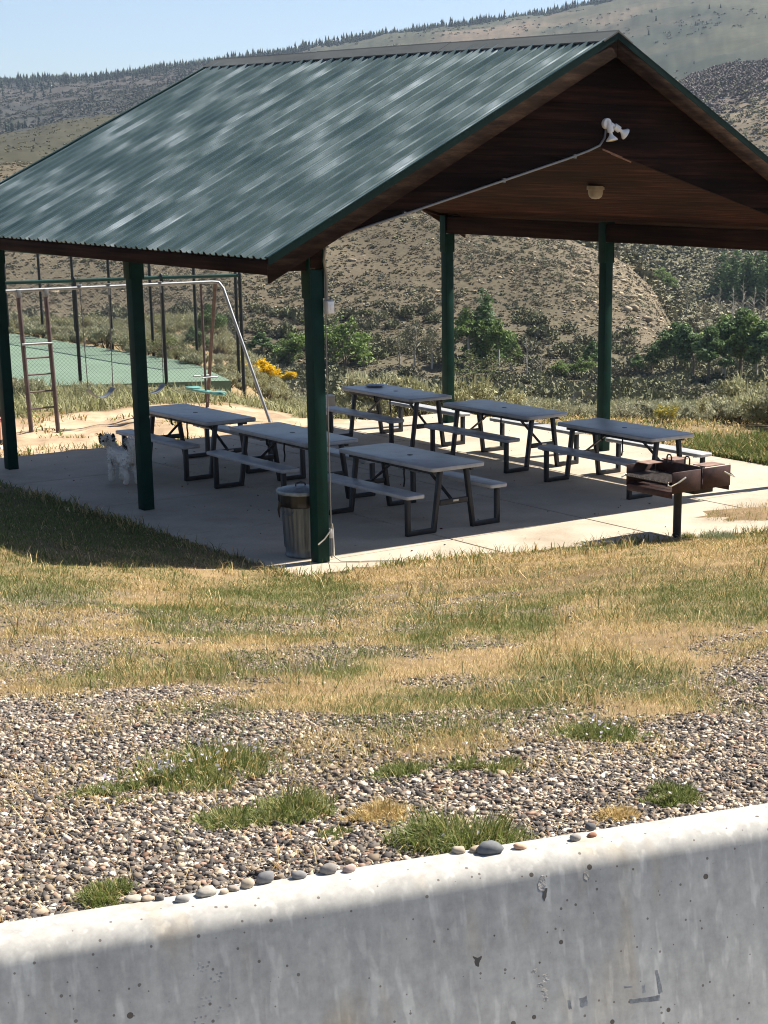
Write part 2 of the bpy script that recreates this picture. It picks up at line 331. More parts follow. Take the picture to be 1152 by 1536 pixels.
# ------------------------------------------------------------------ mesh builder
class MB:
    def __init__(s): s.v = []; s.f = []; s.n = 0
    def add(s, V, F):
        V = np.asarray(V, float); s.v.append(V)
        for q in F: s.f.append(tuple(int(i)+s.n for i in q))
        s.n += len(V); return s
    def box(s, c, size, rz=0, M=None):
        h = np.array(size)/2; V = np.array([[x, y, z] for x in (-1, 1) for y in (-1, 1) for z in (-1, 1)])*h
        if rz: V = V @ np.array([[math.cos(rz), math.sin(rz), 0], [-math.sin(rz), math.cos(rz), 0], [0, 0, 1]])
        if M is not None: V = V @ np.array(M).T
        return s.add(V+np.array(c), [(0, 1, 3, 2), (4, 6, 7, 5), (0, 4, 5, 1), (2, 3, 7, 6), (0, 2, 6, 4), (1, 5, 7, 3)])
    def bar(s, p0, p1, w, h, up=(0, 0, 1)):
        p0 = np.array(p0, float); p1 = np.array(p1, float); t = p1-p0; L = np.linalg.norm(t); t /= L
        u = np.cross(up, t)
        if np.linalg.norm(u) < 1e-4: u = np.cross((0, 1, 0), t)
        u /= np.linalg.norm(u); n = np.cross(t, u)
        return s.box((p0+p1)/2, (L, w, h), M=np.array([t, u, n]).T)
    def tube(s, pts, r, n=8, cap=True):
        P = np.array(pts, float); rr = np.broadcast_to(r, (len(P),)); rings = []
        T = np.gradient(P, axis=0); T /= np.linalg.norm(T, axis=1)[:, None]
        ref = np.array([0, 0, 1.]) if abs(T[0][2]) < .9 else np.array([1., 0, 0]); u = np.cross(ref, T[0]); u /= np.linalg.norm(u)
        for i in range(len(P)):
            u = u-T[i]*(u@T[i]); u /= np.linalg.norm(u); w = np.cross(T[i], u)
            a = np.arange(n)*2*np.pi/n; rings.append(P[i]+rr[i]*(np.cos(a)[:, None]*u+np.sin(a)[:, None]*w))
        F = []
        for i in range(len(P)-1):
            for k in range(n): F.append((i*n+k, i*n+(k+1) % n, (i+1)*n+(k+1) % n, (i+1)*n+k))
        if cap: F += [tuple(range(n))[::-1], tuple(range((len(P)-1)*n, len(P)*n))]
        return s.add(np.vstack(rings), F)
    def lathe(s, prof, c=(0, 0, 0), n=24, flute=None):
        V = []; F = []; m_ = len(prof)
        for i in range(n):
            a = 2*np.pi*i/n
            for (r, z) in prof:
                q = r if flute is None else flute(r, z, i); V.append((q*math.cos(a), q*math.sin(a), z))
        for i in range(n):
            j = (i+1) % n
            for k in range(m_-1): F.append((i*m_+k, j*m_+k, j*m_+k+1, i*m_+k+1))
        F.append(tuple(i*m_+m_-1 for i in range(n))); F.append(tuple(i*m_ for i in range(n))[::-1])
        return s.add(np.array(V)+np.array(c), F)
    def prism(s, poly, lo, hi, axis=2):
        n = len(poly); idx = [i for i in range(3) if i != axis]; V = np.zeros((2*n, 3))
        for k, (a, b) in enumerate(poly):
            for off, z in ((0, lo), (n, hi)): V[k+off, idx[0]] = a; V[k+off, idx[1]] = b; V[k+off, axis] = z
        F = [tuple(range(n))[::-1], tuple(range(n, 2*n))]+[(k, (k+1) % n, (k+1) % n+n, k+n) for k in range(n)]
        return s.add(V, F)
    def mesh(s, name):
        me = bpy.data.meshes.new(name); me.from_pydata([tuple(v) for v in np.vstack(s.v)], [], s.f)
        bm = bmesh.new(); bm.from_mesh(me); bmesh.ops.recalc_face_normals(bm, faces=bm.faces); bm.to_mesh(me); bm.free(); return me
    def build(s, name, mat, parent=None, bevel=0, smooth=None, segs=2, loc=None):
        me = s.mesh(name)
        if bevel:
            bm = bmesh.new(); bm.from_mesh(me)
            es = [e for e in bm.edges if len(e.link_faces) == 2 and e.calc_face_angle(0) > .5]
            bmesh.ops.bevel(bm, geom=es, offset=bevel, segments=segs, affect='EDGES', profile=.5, clamp_overlap=True); bm.to_mesh(me); bm.free()
            smooth = 50 if smooth is None else smooth
        if smooth:
            me.polygons.foreach_set('use_smooth', [True]*len(me.polygons)); me.set_sharp_from_angle(angle=R(smooth))
        me.materials.append(MATS[mat]); o = bpy.data.objects.new(name, me); COL.objects.link(o); o.parent = parent
        if loc is not None: o.location = loc
        return o
def rawmesh(name, V, F, mat, cols=None, parent=None, smooth=False):
    """V (n,3); F (m,k) all faces the same size; cols (n,3) linear"""
    V = np.asarray(V, np.float32); F = np.asarray(F, np.int32); k = F.shape[1]
    me = bpy.data.meshes.new(name); me.vertices.add(len(V)); me.vertices.foreach_set('co', V.ravel())
    me.loops.add(F.size); me.loops.foreach_set('vertex_index', F.ravel()); me.polygons.add(len(F))
    me.polygons.foreach_set('loop_start', np.arange(0, F.size, k, dtype=np.int32)); me.polygons.foreach_set('loop_total', np.full(len(F), k, np.int32))
    if smooth: me.polygons.foreach_set('use_smooth', np.ones(len(F), bool))
    me.update(calc_edges=True)
    if cols is not None:
        at = me.attributes.new('Col', 'FLOAT_COLOR', 'POINT'); c4 = np.ones((len(V), 4), np.float32); c4[:, :3] = cols; at.data.foreach_set('color', c4.ravel())
    me.materials.append(MATS[mat]); o = bpy.data.objects.new(name, me); COL.objects.link(o); o.parent = parent
    return o
def empty(name, loc=(0, 0, 0), rz=0):
    o = bpy.data.objects.new(name, None); COL.objects.link(o); o.location = loc; o.rotation_euler = (0, 0, rz); o.empty_display_size = .1; return o
def tag(o, label=None, cat=None, group=None, kind=None):
    if label: o['label'] = label
    if cat: o['category'] = cat
    if group: o['group'] = group
    if kind: o['kind'] = kind
    return o
def copy_tree(o, parent=None):
    c = o.copy(); COL.objects.link(c); c.parent = parent
    for ch in list(o.children): copy_tree(ch, c)
    return c
def relabel(o, label): o['label'] = label
def rrect(w, h, r, n=5):
    P = []
    for cx, cy, a0 in ((w/2-r, h/2-r, 0), (-w/2+r, h/2-r, 90), (-w/2+r, -h/2+r, 180), (w/2-r, -h/2+r, 270)):
        for i in range(n+1): a = R(a0+90*i/n); P.append((cx+r*math.cos(a), cy+r*math.sin(a)))
    return P
def icos(sub=1):
    bm = bmesh.new(); bmesh.ops.create_icosphere(bm, subdivisions=sub, radius=1); V = np.array([v.co[:] for v in bm.verts]); F = np.array([[v.index for v in f.verts] for f in bm.faces]); bm.free(); return V, F
def rand_rot(n):
    q = rng.normal(size=(n, 4)); q /= np.linalg.norm(q, axis=1)[:, None]; w, x, y, z = q.T
    return np.stack([1-2*(y*y+z*z), 2*(x*y-z*w), 2*(x*z+y*w), 2*(x*y+z*w), 1-2*(x*x+z*z), 2*(y*z-x*w), 2*(x*z-y*w), 2*(y*z+x*w), 1-2*(x*x+y*y)], 1).reshape(n, 3, 3)
def scatter_shapes(BV, BF, pos, scale, rot, cols, jit=.15):
    n = len(pos); k = len(BV)
    V = BV[None]*(1+jit*rng.normal(size=(n, k, 1)))*scale[:, None, :]
    V = np.einsum('nij,nkj->nki', rot, V)+pos[:, None, :]
    F = BF[None]+(np.arange(n)*k)[:, None, None]
    return V.reshape(-1, 3), F.reshape(-1, BF.shape[1]), np.repeat(cols, k, 0)
def rotz(a):
    c, s = np.cos(a), np.sin(a); o = np.zeros_like(a); l = o+1
    return np.stack([c, -s, o, s, c, o, o, o, l], 1).reshape(-1, 3, 3)
def blades(pos, L, W, az, lean, cols, bend=.5):
    """each blade: five points, bent ribbon tapering to a tip (one quad + one tri as 3 tris)"""
    n = len(pos); d = np.stack([np.sin(az), np.cos(az), 0*az], 1); s = np.stack([np.cos(az), -np.sin(az), 0*az], 1)
    # ribbon width direction randomised
    t = rng.uniform(0, np.pi, n); s = s*np.cos(t)[:, None]+d*np.sin(t)[:, None]
    up = np.array([0, 0, 1.0])
    mid = pos+L[:, None]*(.55*up*np.cos(lean*.5)[:, None]+.55*d*np.sin(lean*.5)[:, None])
    tip = mid+L[:, None]*(.5*up*np.cos(lean*1.4)[:, None]+.5*d*np.sin(lean*1.4)[:, None])
    w = W[:, None]*s/2
    V = np.stack([pos-w, pos+w, mid-w*.8, mid+w*.8, tip], 1)
    F = np.array([[0, 1, 3], [0, 3, 2], [2, 3, 4]])[None]+(np.arange(n)*5)[:, None, None]
    C = np.repeat(cols, 5, 0)
    return V.reshape(-1, 3), F.reshape(-1, 3), C
def pick(pal, n, w=None):
    pal = np.array(pal); i = rng.choice(len(pal), n, p=w); return pal[i]*rng.uniform(.8, 1.2, (n, 1))
# ------------------------------------------------------------------ light, sky, air
DENOISE = True
SUN = np.array([.86, -.115, 1.0]); SUN /= np.linalg.norm(SUN)
sd = bpy.data.lights.new('sun', 'SUN'); sd.energy = 5.0; sd.angle = R(.55); sd.color = (1.0, .93, .82)
so = bpy.data.objects.new('sun', sd); COL.objects.link(so); so.rotation_euler = Vector(SUN).to_track_quat('Z', 'Y').to_euler()
w = bpy.data.worlds.new('World'); sc.world = w; w.use_nodes = True; nt = w.node_tree
bg = nt.nodes['Background']; bg.inputs[1].default_value = .062
sk = nt.nodes.new('ShaderNodeTexSky'); sk.sky_type = 'NISHITA'; sk.sun_disc = False; sk.sun_elevation = math.asin(SUN[2]); sk.sun_rotation = math.atan2(SUN[0], SUN[1])
sk.air_density = .85; sk.dust_density = 4.0; sk.ozone_density = 1.0; sk.altitude = 2200
nt.links.new(sk.outputs[0], bg.inputs[0])
sc.view_settings.view_transform = 'Standard'; sc.view_settings.look = 'None'; sc.view_settings.exposure = 1.22; sc.view_settings.gamma = 1
sc.cycles.use_denoising = DENOISE; sc.cycles.filter_width = 1.05
sc.cycles.max_bounces = 8; sc.cycles.volume_bounces = 0; sc.cycles.transparent_max_bounces = 8

# ------------------------------------------------------------------ ground sheet
def lerp_col(a, b, t): return np.asarray(a)*(1-t[:, None])+np.asarray(b)*t[:, None]
GB = np.array([(-400, 1000), (0, 1000), (150, 985), (250, 1002), (330, 1015), (400, 1052), (450, 1090), (520, 1116), (600, 1128), (700, 1112), (830, 1082), (900, 1066), (960, 1046), (1030, 1005), (1100, 975), (1152, 975), (1600, 960)], float)
def gravel_mask(x, y):
    P = np.stack([x, y, ground_z(x, y, False)], 1); px, py, dz = project(P)
    n = (fbm(x, y, 1.3, 4, 21)-.5); n2 = (fbm(x, y, 4.0, 3, 23)-.5)
    e = py-np.interp(px, GB[:, 0], GB[:, 1])+n*190+n2*130
    g = sstep(-25, 60, e)
    left = sstep(.47, .60, fbm(x, y, 1.7, 4, 25)+.10*sstep(250, 0, px)-.05*sstep(500, 800, px))*sstep(855, 900, py)*(1-sstep(700, 1000, px))
    g = np.maximum(g, left*.5)
    return np.where(dz > 1, g, 0), px, py
GREEN = [(905, 1010, 150, 30), (680, 1072, 200, 50), (60, 880, 130, 40), (430, 890, 120, 35), (330, 1105, 110, 45), (60, 760, 260, 60), (760, 930, 90, 30), (1080, 900, 150, 40), (520, 1000, 60, 25), (640, 940, 60, 30), (300, 940, 90, 30)]
def green_mask(px, py, x, y):
    g = np.zeros_like(px)
    for a, b, rx, ry in GREEN: g = np.maximum(g, 1-sstep(.5, 1.3, np.hypot((px-a)/rx, (py-b)/ry)))
    n = fbm(x, y, 1.1, 4, 31)
    return np.clip(g*(.5+n)+sstep(.55, .72, n)*.6, 0, 1)
def ground_cols(x, y, z):
    rx, ry = x-CAM[0], y-CAM[1]; d = np.hypot(rx, ry); az = np.arctan2(rx, ry)
    pxa = np.interp(az, AZC, XS)
    n = fbm(x, y, .35, 4, 41); n2 = fbm(x, y, .05, 4, 42); n3 = fbm(x, y, .012, 4, 43)
    c = lerp_col((.15, .108, .06), (.25, .18, .10), sstep(.35, .65, n+.5*(fbm(x, y, 6.0, 2, 57)-.5)))                       # straw and dirt
    gm, px, py = gravel_mask(x, y); gr = green_mask(px, py, x, y)
    c = lerp_col(c, np.broadcast_to((.12, .12, .05), c.shape), gr*.55*(d < 24))
    c = lerp_col(c, np.broadcast_to((.15, .135, .12), c.shape), gm*(d < 15))
    s = sand_mask(x, y); sn = fbm(x, y, 2.2, 3, 44)
    c = lerp_col(c, lerp_col((.35, .26, .175), (.475, .37, .26), sstep(.3, .7, sn)), s)
    sg = sstep(25, 31, d)*(1-s); c = lerp_col(c, lerp_col((.19, .15, .085), (.26, .20, .115), n), sg)
    # brown rocky hill
    h = sstep(66, 110, d); hc = lerp_col((.088, .076, .053), (.132, .113, .081), sstep(.35, .65, n2))
    hc = lerp_col(hc, np.broadcast_to((.09, .088, .055), c.shape), sstep(.5, .7, fbm(x, y, .03, 4, 46))*.7)
    # pale slide scar along the right end of the near hill
    scar = sstep(840, 940, pxa)*(1-sstep(1000, 1015, pxa))*sstep(130, 150, d)*(1-sstep(186, 196, d))
    hc = lerp_col(hc, np.broadcast_to((.20, .16, .108), c.shape), scar*sstep(.45, .65, fbm(x, y, .09, 4, 47))*.3)
    hc = lerp_col(hc, np.broadcast_to((.13, .125, .07), c.shape), sstep(1000, 1020, pxa)*(1-sstep(185, 260, d))*.8)
    c = lerp_col(c, hc, h)
    # sage slope, purple brush slope
    m2 = sstep(195, 250, d); oc = lerp_col((.075, .073, .045), (.11, .105, .062), sstep(.35, .65, n2))
    ol = lerp_col((.048, .047, .031), (.068, .064, .042), fbm(x, y, .03, 5, 55)); oc = lerp_col(oc, ol, 1-sstep(250, 500, pxa))
    br = lerp_col((.125, .10, .073), (.165, .135, .10), n2)
    f1 = sstep(330, 400, d+40*(n3-.5)+.10*(1152-pxa))*sstep(960, 1040, pxa); oc = lerp_col(oc, br, f1*.8)
    pu = lerp_col((.098, .085, .084), (.13, .112, .106), n2)
    f2 = sstep(430, 490, d+90*(n3-.5)-.25*(pxa-1100))*sstep(1040, 1075, pxa+60*(n3-.5)); oc = lerp_col(oc, pu, f2)
    c = lerp_col(c, oc, m2)
    # far mountain
    m3 = sstep(640, 760, d); fc = lerp_col((.040, .048, .036), (.066, .069, .048), sstep(.42, .58, fbm(x, y*1.0, .009, 5, 53)))
    fc = lerp_col(fc, np.broadcast_to((.15, .118, .09), c.shape), sstep(.50, .60, fbm(x, y, .008, 5, 51))*sstep(900, 1150, d)*.9)
    fc = lerp_col(fc, lerp_col((.030, .033, .036), (.050, .048, .045), n2), (1-sstep(330, 520, pxa))*.8)
    fc = lerp_col(fc, np.broadcast_to((.028, .034, .026), c.shape), sstep(1270, 1390, d+60*(fbm(x, y, .01, 3, 95)-.5))*(1-sstep(925, 975, pxa))*.85)
    c = lerp_col(c, fc, m3)
    return c
pxs = np.concatenate([np.arange(-2600, -160, 60), np.arange(-160, 1320, 2.6), np.arange(1320, 3000, 60)])
AZG = np.array([px_az(p) for p in pxs]); back = np.linspace(AZG[-1], AZG[0]+2*np.pi, 40)[1:-1]
AZG = np.concatenate([AZG, back]); DG = np.exp(np.linspace(math.log(.6), math.log(2450), 470))
AA, DD = np.meshgrid(AZG, DG, indexing='ij'); GX = (CAM[0]+DD*np.sin(AA)).ravel(); GY = (CAM[1]+DD*np.cos(AA)).ravel()
AN = (AA.ravel()+np.pi) % (2*np.pi)-np.pi
GZ = ground_z(GX, GY)
na, nd = AA.shape; I = np.arange(na*nd).reshape(na, nd); J = np.roll(I, -1, 0)
F = np.stack([I[:, :-1], J[:, :-1], J[:, 1:], I[:, 1:]], -1).reshape(-1, 4)[:, ::-1]
V = np.stack([GX, GY, GZ], 1)
ctr = np.array([[CAM[0], CAM[1], ROADZ-.05]]); Vg = np.vstack([V, ctr])
gc = ground_cols(GX, GY, GZ); gc = np.vstack([gc, gc[:1]])
ground = rawmesh('ground', Vg, F, 'ground_soil', gc, smooth=True); tag(ground, kind='structure')

# road apron in front of the barrier
u3 = np.append(BDIR, 0); n3_ = np.append(BNRM, 0)
def bpt(s, p, z): q = BB0+BDIR*s+BNRM*p; return (q[0], q[1], z)
rm = MB(); rm.add([bpt(-9, -7, ROADZ), bpt(12, -7, ROADZ), bpt(12, -.13, ROADZ), bpt(-9, -.13, ROADZ), bpt(-9, -7, ROADZ-.04), bpt(12, -7, ROADZ-.04), bpt(12, -.13, ROADZ-.04), bpt(-9, -.13, ROADZ-.04)],
       [(0, 1, 2, 3), (7, 6, 5, 4), (0, 4, 5, 1), (1, 5, 6, 2), (2, 6, 7, 3), (3, 7, 4, 0)])
tag(rm.build('road', 'asphalt'), kind='structure')

# slab with sawn joints between separately poured panels
sl = MB()
def clip_panel(x0, x1, y0, y1):
    g = .011; x0 += g; x1 -= g; y0 += g; y1 -= g
    if y0 < slab_front(x0) or y0 < slab_front(x1) or y0 < -.1:
        xs = np.linspace(x0, x1, 5); P = [(x, max(min(float(slab_front(x)), y1-.02), -9)) for x in xs]+[(x1, y1), (x0, y1)]
        return P
    return [(x0, y0), (x1, y0), (x1, y1), (x0, y1)]
xe = [-.55, 1.75, 3.70, 5.65, 8.28]; ye = [-9, .02, 2.05, 4.1, 6.15, 8.25]
for i in range(4):
    for j in range(5): sl.prism(clip_panel(xe[i], xe[i+1], ye[j], ye[j+1]), -.22, 0.0)
sl.prism([(8.292, float(slab_front(8.292))), (9.4, float(slab_front(9.4))), (9.4, .0), (9.1, .5), (8.292, .55)], -.22, -.004)
slab = sl.build('concrete_slab', 'slab_concrete', bevel=.005, segs=1, smooth=.5); tag(slab, kind='structure')
jt = MB(); jt.prism([(-.53, -.38), (8.2, -1.0), (8.2, 8.2), (-.53, 8.2)], -.20, -.016); tag(jt.build('slab_joint_filler', 'pit_grey'), kind='structure')
# dirt pocket in the apron

# haze: one closed box of even pale air
hz = MB(); hz.box((CAM[0], CAM[1], 110), (5400, 5400, 270))
mt = bpy.data.materials.new('air'); mt.use_nodes = True; nt = mt.node_tree
for q in list(nt.nodes):
    if q.type == 'BSDF_PRINCIPLED': nt.nodes.remove(q)
pvn = nt.nodes.new('ShaderNodeVolumePrincipled'); pvn.inputs['Color'].default_value = (.62, .78, 1.0, 1); pvn.inputs['Density'].default_value = .000125; pvn.inputs['Anisotropy'].default_value = .2
nt.links.new(pvn.outputs[0], nt.nodes['Material Output'].inputs['Volume']); MATS['air'] = mt
HAZE = True
if HAZE: tag(hz.build('haze', 'air'), kind='stuff')

# ------------------------------------------------------------------ the picnic shelter
D_, W_ = 3.649, 7.368; U0, U1 = -.414, 7.83; V0, V1 = -.762, 8.13; VR = 3.684; ZE, ZR = 3.081, 5.333; SL = (ZR-ZE)/(VR-V0)
def roof_z(v): return ZE+SL*(v-V0) if v <= VR else ZE+SL*(V1-v)
def chord_z(v): return 4.17-.258*abs(v-VR)
sh = empty('picnic_shelter'); tag(sh, 'open picnic shelter with a green ribbed metal roof on green posts over the concrete slab', 'shelter')
for (x, y) in [(0, 0), (0, D_), (0, 2*D_), (W_, 0), (W_, D_), (W_, 2*D_)]:
    p = MB(); p.box((x, y, 1.475), (.14, .14, 2.95))
    for s in (-1, 1): p.box((x+s*.082, y, 2.95), (.022, .142, .56))
    p.build('post', 'post_green', sh, bevel=.006)
for x in (0, W_):
    m_ = MB(); m_.box((x, 3.649, 3.085), (.135, 7.44, .25)); m_.build('side_beam', 'beam_wood', sh, bevel=.006)
ct_ = 1/math.sqrt(1+SL*SL); nx, nz = -SL*ct_, ct_
def panel(side):
    """ribbed steel sheet; profile along the ridge, extruded down the slope"""
    prof = []; u = U0; pit = .2286
    base = [(0, 0), (.010, .028), (.040, .028), (.056, 0), (.118, 0), (.126, .014), (.150, .014), (.162, 0)]
    while u < U1:
        for a, h in base:
            if u+a <= U1: prof.append((u+a, h))
        u += pit
    n = len(prof); Vv = []; Fv = []
    SSt = 40; Lr = math.hypot(VR-V0, ZR-ZE)
    wav = np.random.default_rng(5 if side else 6)
    for k in range(SSt+1):
        t = k/SSt; v = V0+(VR-V0)*t; z = ZE+(ZR-ZE)*t
        for (a, h) in prof:
            sag = .0015*math.sin(t*17+a*2.1)+.001*math.sin(t*31+a*5.3)
            Vv.append((v+nx*(h+sag), a, z+nz*(h+sag)))
    n0 = len(Vv)
    for t in (0, 1):
        v = V0+(VR-V0)*t; z = ZE+(ZR-ZE)*t
        for (a, h) in prof: Vv.append((v+nx*(h-.006), a, z+nz*(h-.006)))
    for k in range(SSt):
        for i in range(n-1): Fv.append((k*n+i, k*n+i+1, (k+1)*n+i+1, (k+1)*n+i))
    for i in range(n-1):
        Fv.append((n0+i, n0+n+i, n0+n+i+1, n0+i+1)); Fv.append((i, n0+i, n0+i+1, i+1)); Fv.append((SSt*n+i, SSt*n+i+1, n0+n+i+1, n0+n+i))
    A = np.array(Vv)
    mb = MB()
    if side: A[:, 0] = 2*VR-A[:, 0]
    mb.add(A, Fv)
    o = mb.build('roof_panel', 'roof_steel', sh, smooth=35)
    return
    sb = MB(); q = random.Random(3)
    for t in (.02, .2, .38, .56, .74, .92):
        u = U0+.075
        while u < U1-.02:
            tt = t+q.uniform(-.004, .004); v = V0+(VR-V0)*tt; z = ZE+(ZR-ZE)*tt; v += nx*.004; z += nz*.004
            if side: v = 2*VR-v
            sb.box((v, u, z), (.016, .016, .014)); u += .2286
    sb.build('screw_rows', 'closure_black', o)
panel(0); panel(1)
for s in (0, 1):
    def mx(v): return v if not s else 2*VR-v
    dk = MB(); y0, y1 = U0+.03, U1-.03
    dk.add([(mx(V0+.03), y, roof_z(V0+.03)+o_) for y in (y0, y1) for o_ in (-.012, -.055)]+[(mx(VR-.002), y, ZR-.002*SL+o_) for y in (y0, y1) for o_ in (-.012, -.055)],
           [(0, 1, 3, 2), (4, 6, 7, 5), (0, 4, 5, 1), (2, 3, 7, 6), (0, 2, 6, 4), (1, 5, 7, 3)]); dk.build('roof_deck', 'beam_wood', sh)
    ev = MB(); ev.box((mx(V0+.022), (U0+U1)/2, 2.995), (.038, U1-U0-.05, .125)); ev.build('eave_fascia', 'beam_wood', sh, bevel=.004)
    for yy in (U0, U1):
        rk = MB(); sg = 1 if yy == U0 else -1; yc = yy+sg*.018
        rk.add([(mx(v), yc+e, roof_z(v)+o_) for v in (V0, VR-.001) for e in (-.019, .019) for o_ in (-.045, -.225)], [(0, 1, 3, 2), (4, 6, 7, 5), (0, 4, 5, 1), (2, 3, 7, 6), (0, 2, 6, 4), (1, 5, 7, 3)])
        rk.build('rake_board', 'rake_wood', sh, bevel=.004)
        tr = MB(); ya, yb = sorted((yy-sg*.012, yy+sg*.06))
        tr.add([(mx(v), y, roof_z(v)+o_) for v in (V0-.01, VR-.001) for y in (ya, yb) for o_ in (.024, .012)], [(0, 1, 3, 2), (4, 6, 7, 5), (0, 4, 5, 1), (2, 3, 7, 6), (0, 2, 6, 4), (1, 5, 7, 3)])
        yc2 = yy-sg*.008
        tr.add([(mx(v), yc2+e, roof_z(v)+o_) for v in (V0-.01, VR-.001) for e in (-.003, .003) for o_ in (.011, -.055)], [(0, 1, 3, 2), (4, 6, 7, 5), (0, 4, 5, 1), (2, 3, 7, 6), (0, 2, 6, 4), (1, 5, 7, 3)])
        tr.build('rake_trim', 'trim_green', sh)
    for k in range(3):
        lo = MB(); lo.box(((mx(V0+.045)+mx(-.075))/2, k*D_+(.0 if k else .02), 3.0), (abs(V0)-.12, .09, .12)); lo.build('lookout', 'beam_wood', sh, bevel=.004)
    ce = MB(); a, b = (.0, VR-.001)
    ce.add([(mx(v), y, chord_z(v)+o_) for v in (.07, VR-.001) for y in (-.09, 7.39) for o_ in (.02, .055)], [(0, 1, 3, 2), (4, 6, 7, 5), (0, 4, 5, 1), (2, 3, 7, 6), (0, 2, 6, 4), (1, 5, 7, 3)])
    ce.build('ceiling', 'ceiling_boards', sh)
for (ya, yb) in ((-.165, -.115), (7.415, 7.465)):
    g_ = MB(); P = [(-.62, roof_z(-.62)-.075), (-.62, chord_z(-.62)-.02), (VR, 4.17), (2*VR+.62, chord_z(-.62)-.02), (2*VR+.62, roof_z(-.62)-.075), (VR, ZR-.06)]
    g_.prism([(a, b) for a, b in P], ya, yb, axis=1)
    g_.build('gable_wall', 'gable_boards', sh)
cs = MB(); cs.bar((3.72, -.168, 4.150), (4.02, -.168, 4.066), .004, .018); cs.bar((3.85, -.168, 4.105), (4.16, -.168, 4.02), .003, .016); cs.build('split_board', 'raw_wood', sh)
# ridge cap in three overlapping lengths, dark closure under it
for k, (ya, yb, o_) in enumerate(((U0-.02, 2.5, .0), (2.47, 5.3, .004), (5.27, U1+.02, 0))):
    rc = MB(); z0 = ZR+.030+o_
    P = [(VR-.21, z0-.21*SL-.014), (VR-.21, z0-.21*SL), (VR-.02, z0-.004), (VR, z0+.012), (VR+.02, z0-.004), (VR+.21, z0-.21*SL), (VR+.21, z0-.21*SL-.014), (VR, z0-.012)]
    rc.prism(P, ya, yb, axis=1); rc.build('ridge_cap', 'ridge_steel', sh)
cl = MB()
for s in (-1, 1):
    cl.add([(VR+s*.205, y, ZR-.205*SL+o_) for y in (U0, U1) for o_ in (.004, .022)]+[(VR+s*.16, y, ZR-.16*SL+o_) for y in (U0, U1) for o_ in (.004, .022)], [(0, 1, 3, 2), (4, 6, 7, 5), (0, 4, 5, 1), (2, 3, 7, 6), (0, 2, 6, 4), (1, 5, 7, 3)])
cl.build('ridge_closure', 'closure_black', sh)

# things fixed to the shelter
fl = empty('floodlight', (3.755, -.165, 4.42)); tag(fl, 'white twin-head floodlight on the dark gable boards', 'floodlight')
q = MB(); q.lathe([(.055, 0), (.06, .01), (.058, .045), (.03, .055), (0.0, .056)], n=20)
bo = q.build('junction_base', 'lamp_white', fl, smooth=40); bo.rotation_euler = (R(90), 0, 0); bo.location = (0, -.001, 0)
def lamp_head(d, off):
    d = np.array(d, float); d /= np.linalg.norm(d); p = np.array(off, float); q = MB()
    q.tube([p, p+d*.05, p+d*.052, p+d*.12, p+d*.125], [.02, .022, .036, .036, .024], 14)
    q.tube([p+d*.125, p+d*.15, p+d*.165, p+d*.20, p+d*.212], [.018, .02, .03, .062, .064], 18)
    h = q.build('lamp_head', 'lamp_white', fl, smooth=45)
    l = MB(); l.tube([p+d*.209, p+d*.214, p+d*.220], [.058, .057, .03], 18); l.build('lens', 'lens_glass', h, smooth=60)
lamp_head((.02, -.25, -1), (-.0, -.06, .03)); lamp_head((1.0, -.35, -.62), (.035, -.055, -.0))
cl_ = empty('ceiling_light', (5.42, 1.78, chord_z(5.42)+.018)); tag(cl_, 'cream round ceiling lamp under the board ceiling of the shelter', 'ceiling light')
q = MB(); q.lathe([(.0, 0), (.11, .0), (.112, -.045), (.098, -.05), (0, -.05)], n=28); q.build('lamp_base', 'lamp_cream', cl_, smooth=40)
q = MB(); q.lathe([(.095, -.051), (.094, -.085), (.08, -.13), (.045, -.155), (0, -.16)], n=28); q.build('lamp_globe', 'lamp_cream', cl_, smooth=60)
cd = empty('conduit', (0, 0, 0)); tag(cd, 'grey metal conduit running along the lower edge of the gable to the floodlight', 'conduit')
P = [(.10, -.09, 2.66), (.10, -.09, 2.86), (.085, -.10, 2.93), (.04, -.14, 3.03), (.02, -.185, 3.12), (.05, -.185, chord_z(.05)-.0), (.5, -.185, chord_z(.5)), (2.0, -.185, chord_z(2.0)), (3.2, -.185, chord_z(3.2)+.0), (3.5, -.185, chord_z(3.5)+.01), (3.66, -.185, 4.19), (3.73, -.185, 4.27), (3.75, -.185, 4.37)]
q = MB(); q.tube(P, .013, 8); q.build('pipe', 'conduit_grey', cd, smooth=60)
for v in (1.0, 2.3, 3.3):
    q = MB(); q.box((v, -.178, chord_z(v)), (.03, .03, .045)); q.build('clip', 'conduit_grey', cd)
dp = empty('downpipe_conduit', (0, 0, 0)); tag(dp, 'thin grey conduit running down the front post from the grey box to the slab', 'conduit')
q = MB(); q.tube([(.082, -.082, 3.2), (.082, -.082, 1.5), (.084, -.084, .04)], .007, 8); q.build('pipe', 'conduit_grey', dp, smooth=60)
q = MB(); q.box((.082, -.080, .30), (.035, .035, .10)); q.build('fitting', 'box_grey', dp, bevel=.004)
jb = empty('outlet_box', (.105, -.072, 2.585)); tag(jb, 'small grey outlet box high on the front post', 'outlet box')
q = MB(); q.box((0, -.04, 0), (.085, .07, .135)); q.build('housing', 'box_grey', jb, bevel=.006)
q = MB(); q.box((0, -.079, .0), (.072, .008, .115)); q.box((0, -.085, .0), (.03, .006, .05)); q.build('cover', 'lamp_white', jb, bevel=.002)
pc = MB(); pc.tube([(-.075, -.08, .20), (0, -.085, .25), (.06, -.09, .32), (.095, -.09, .40), (.10, -.092, .30), (.10, -.10, .06), (.14, -.16, .015), (.25, -.25, .012), (.42, -.36, .012), (.62, -.52, .014)], .008, 8)
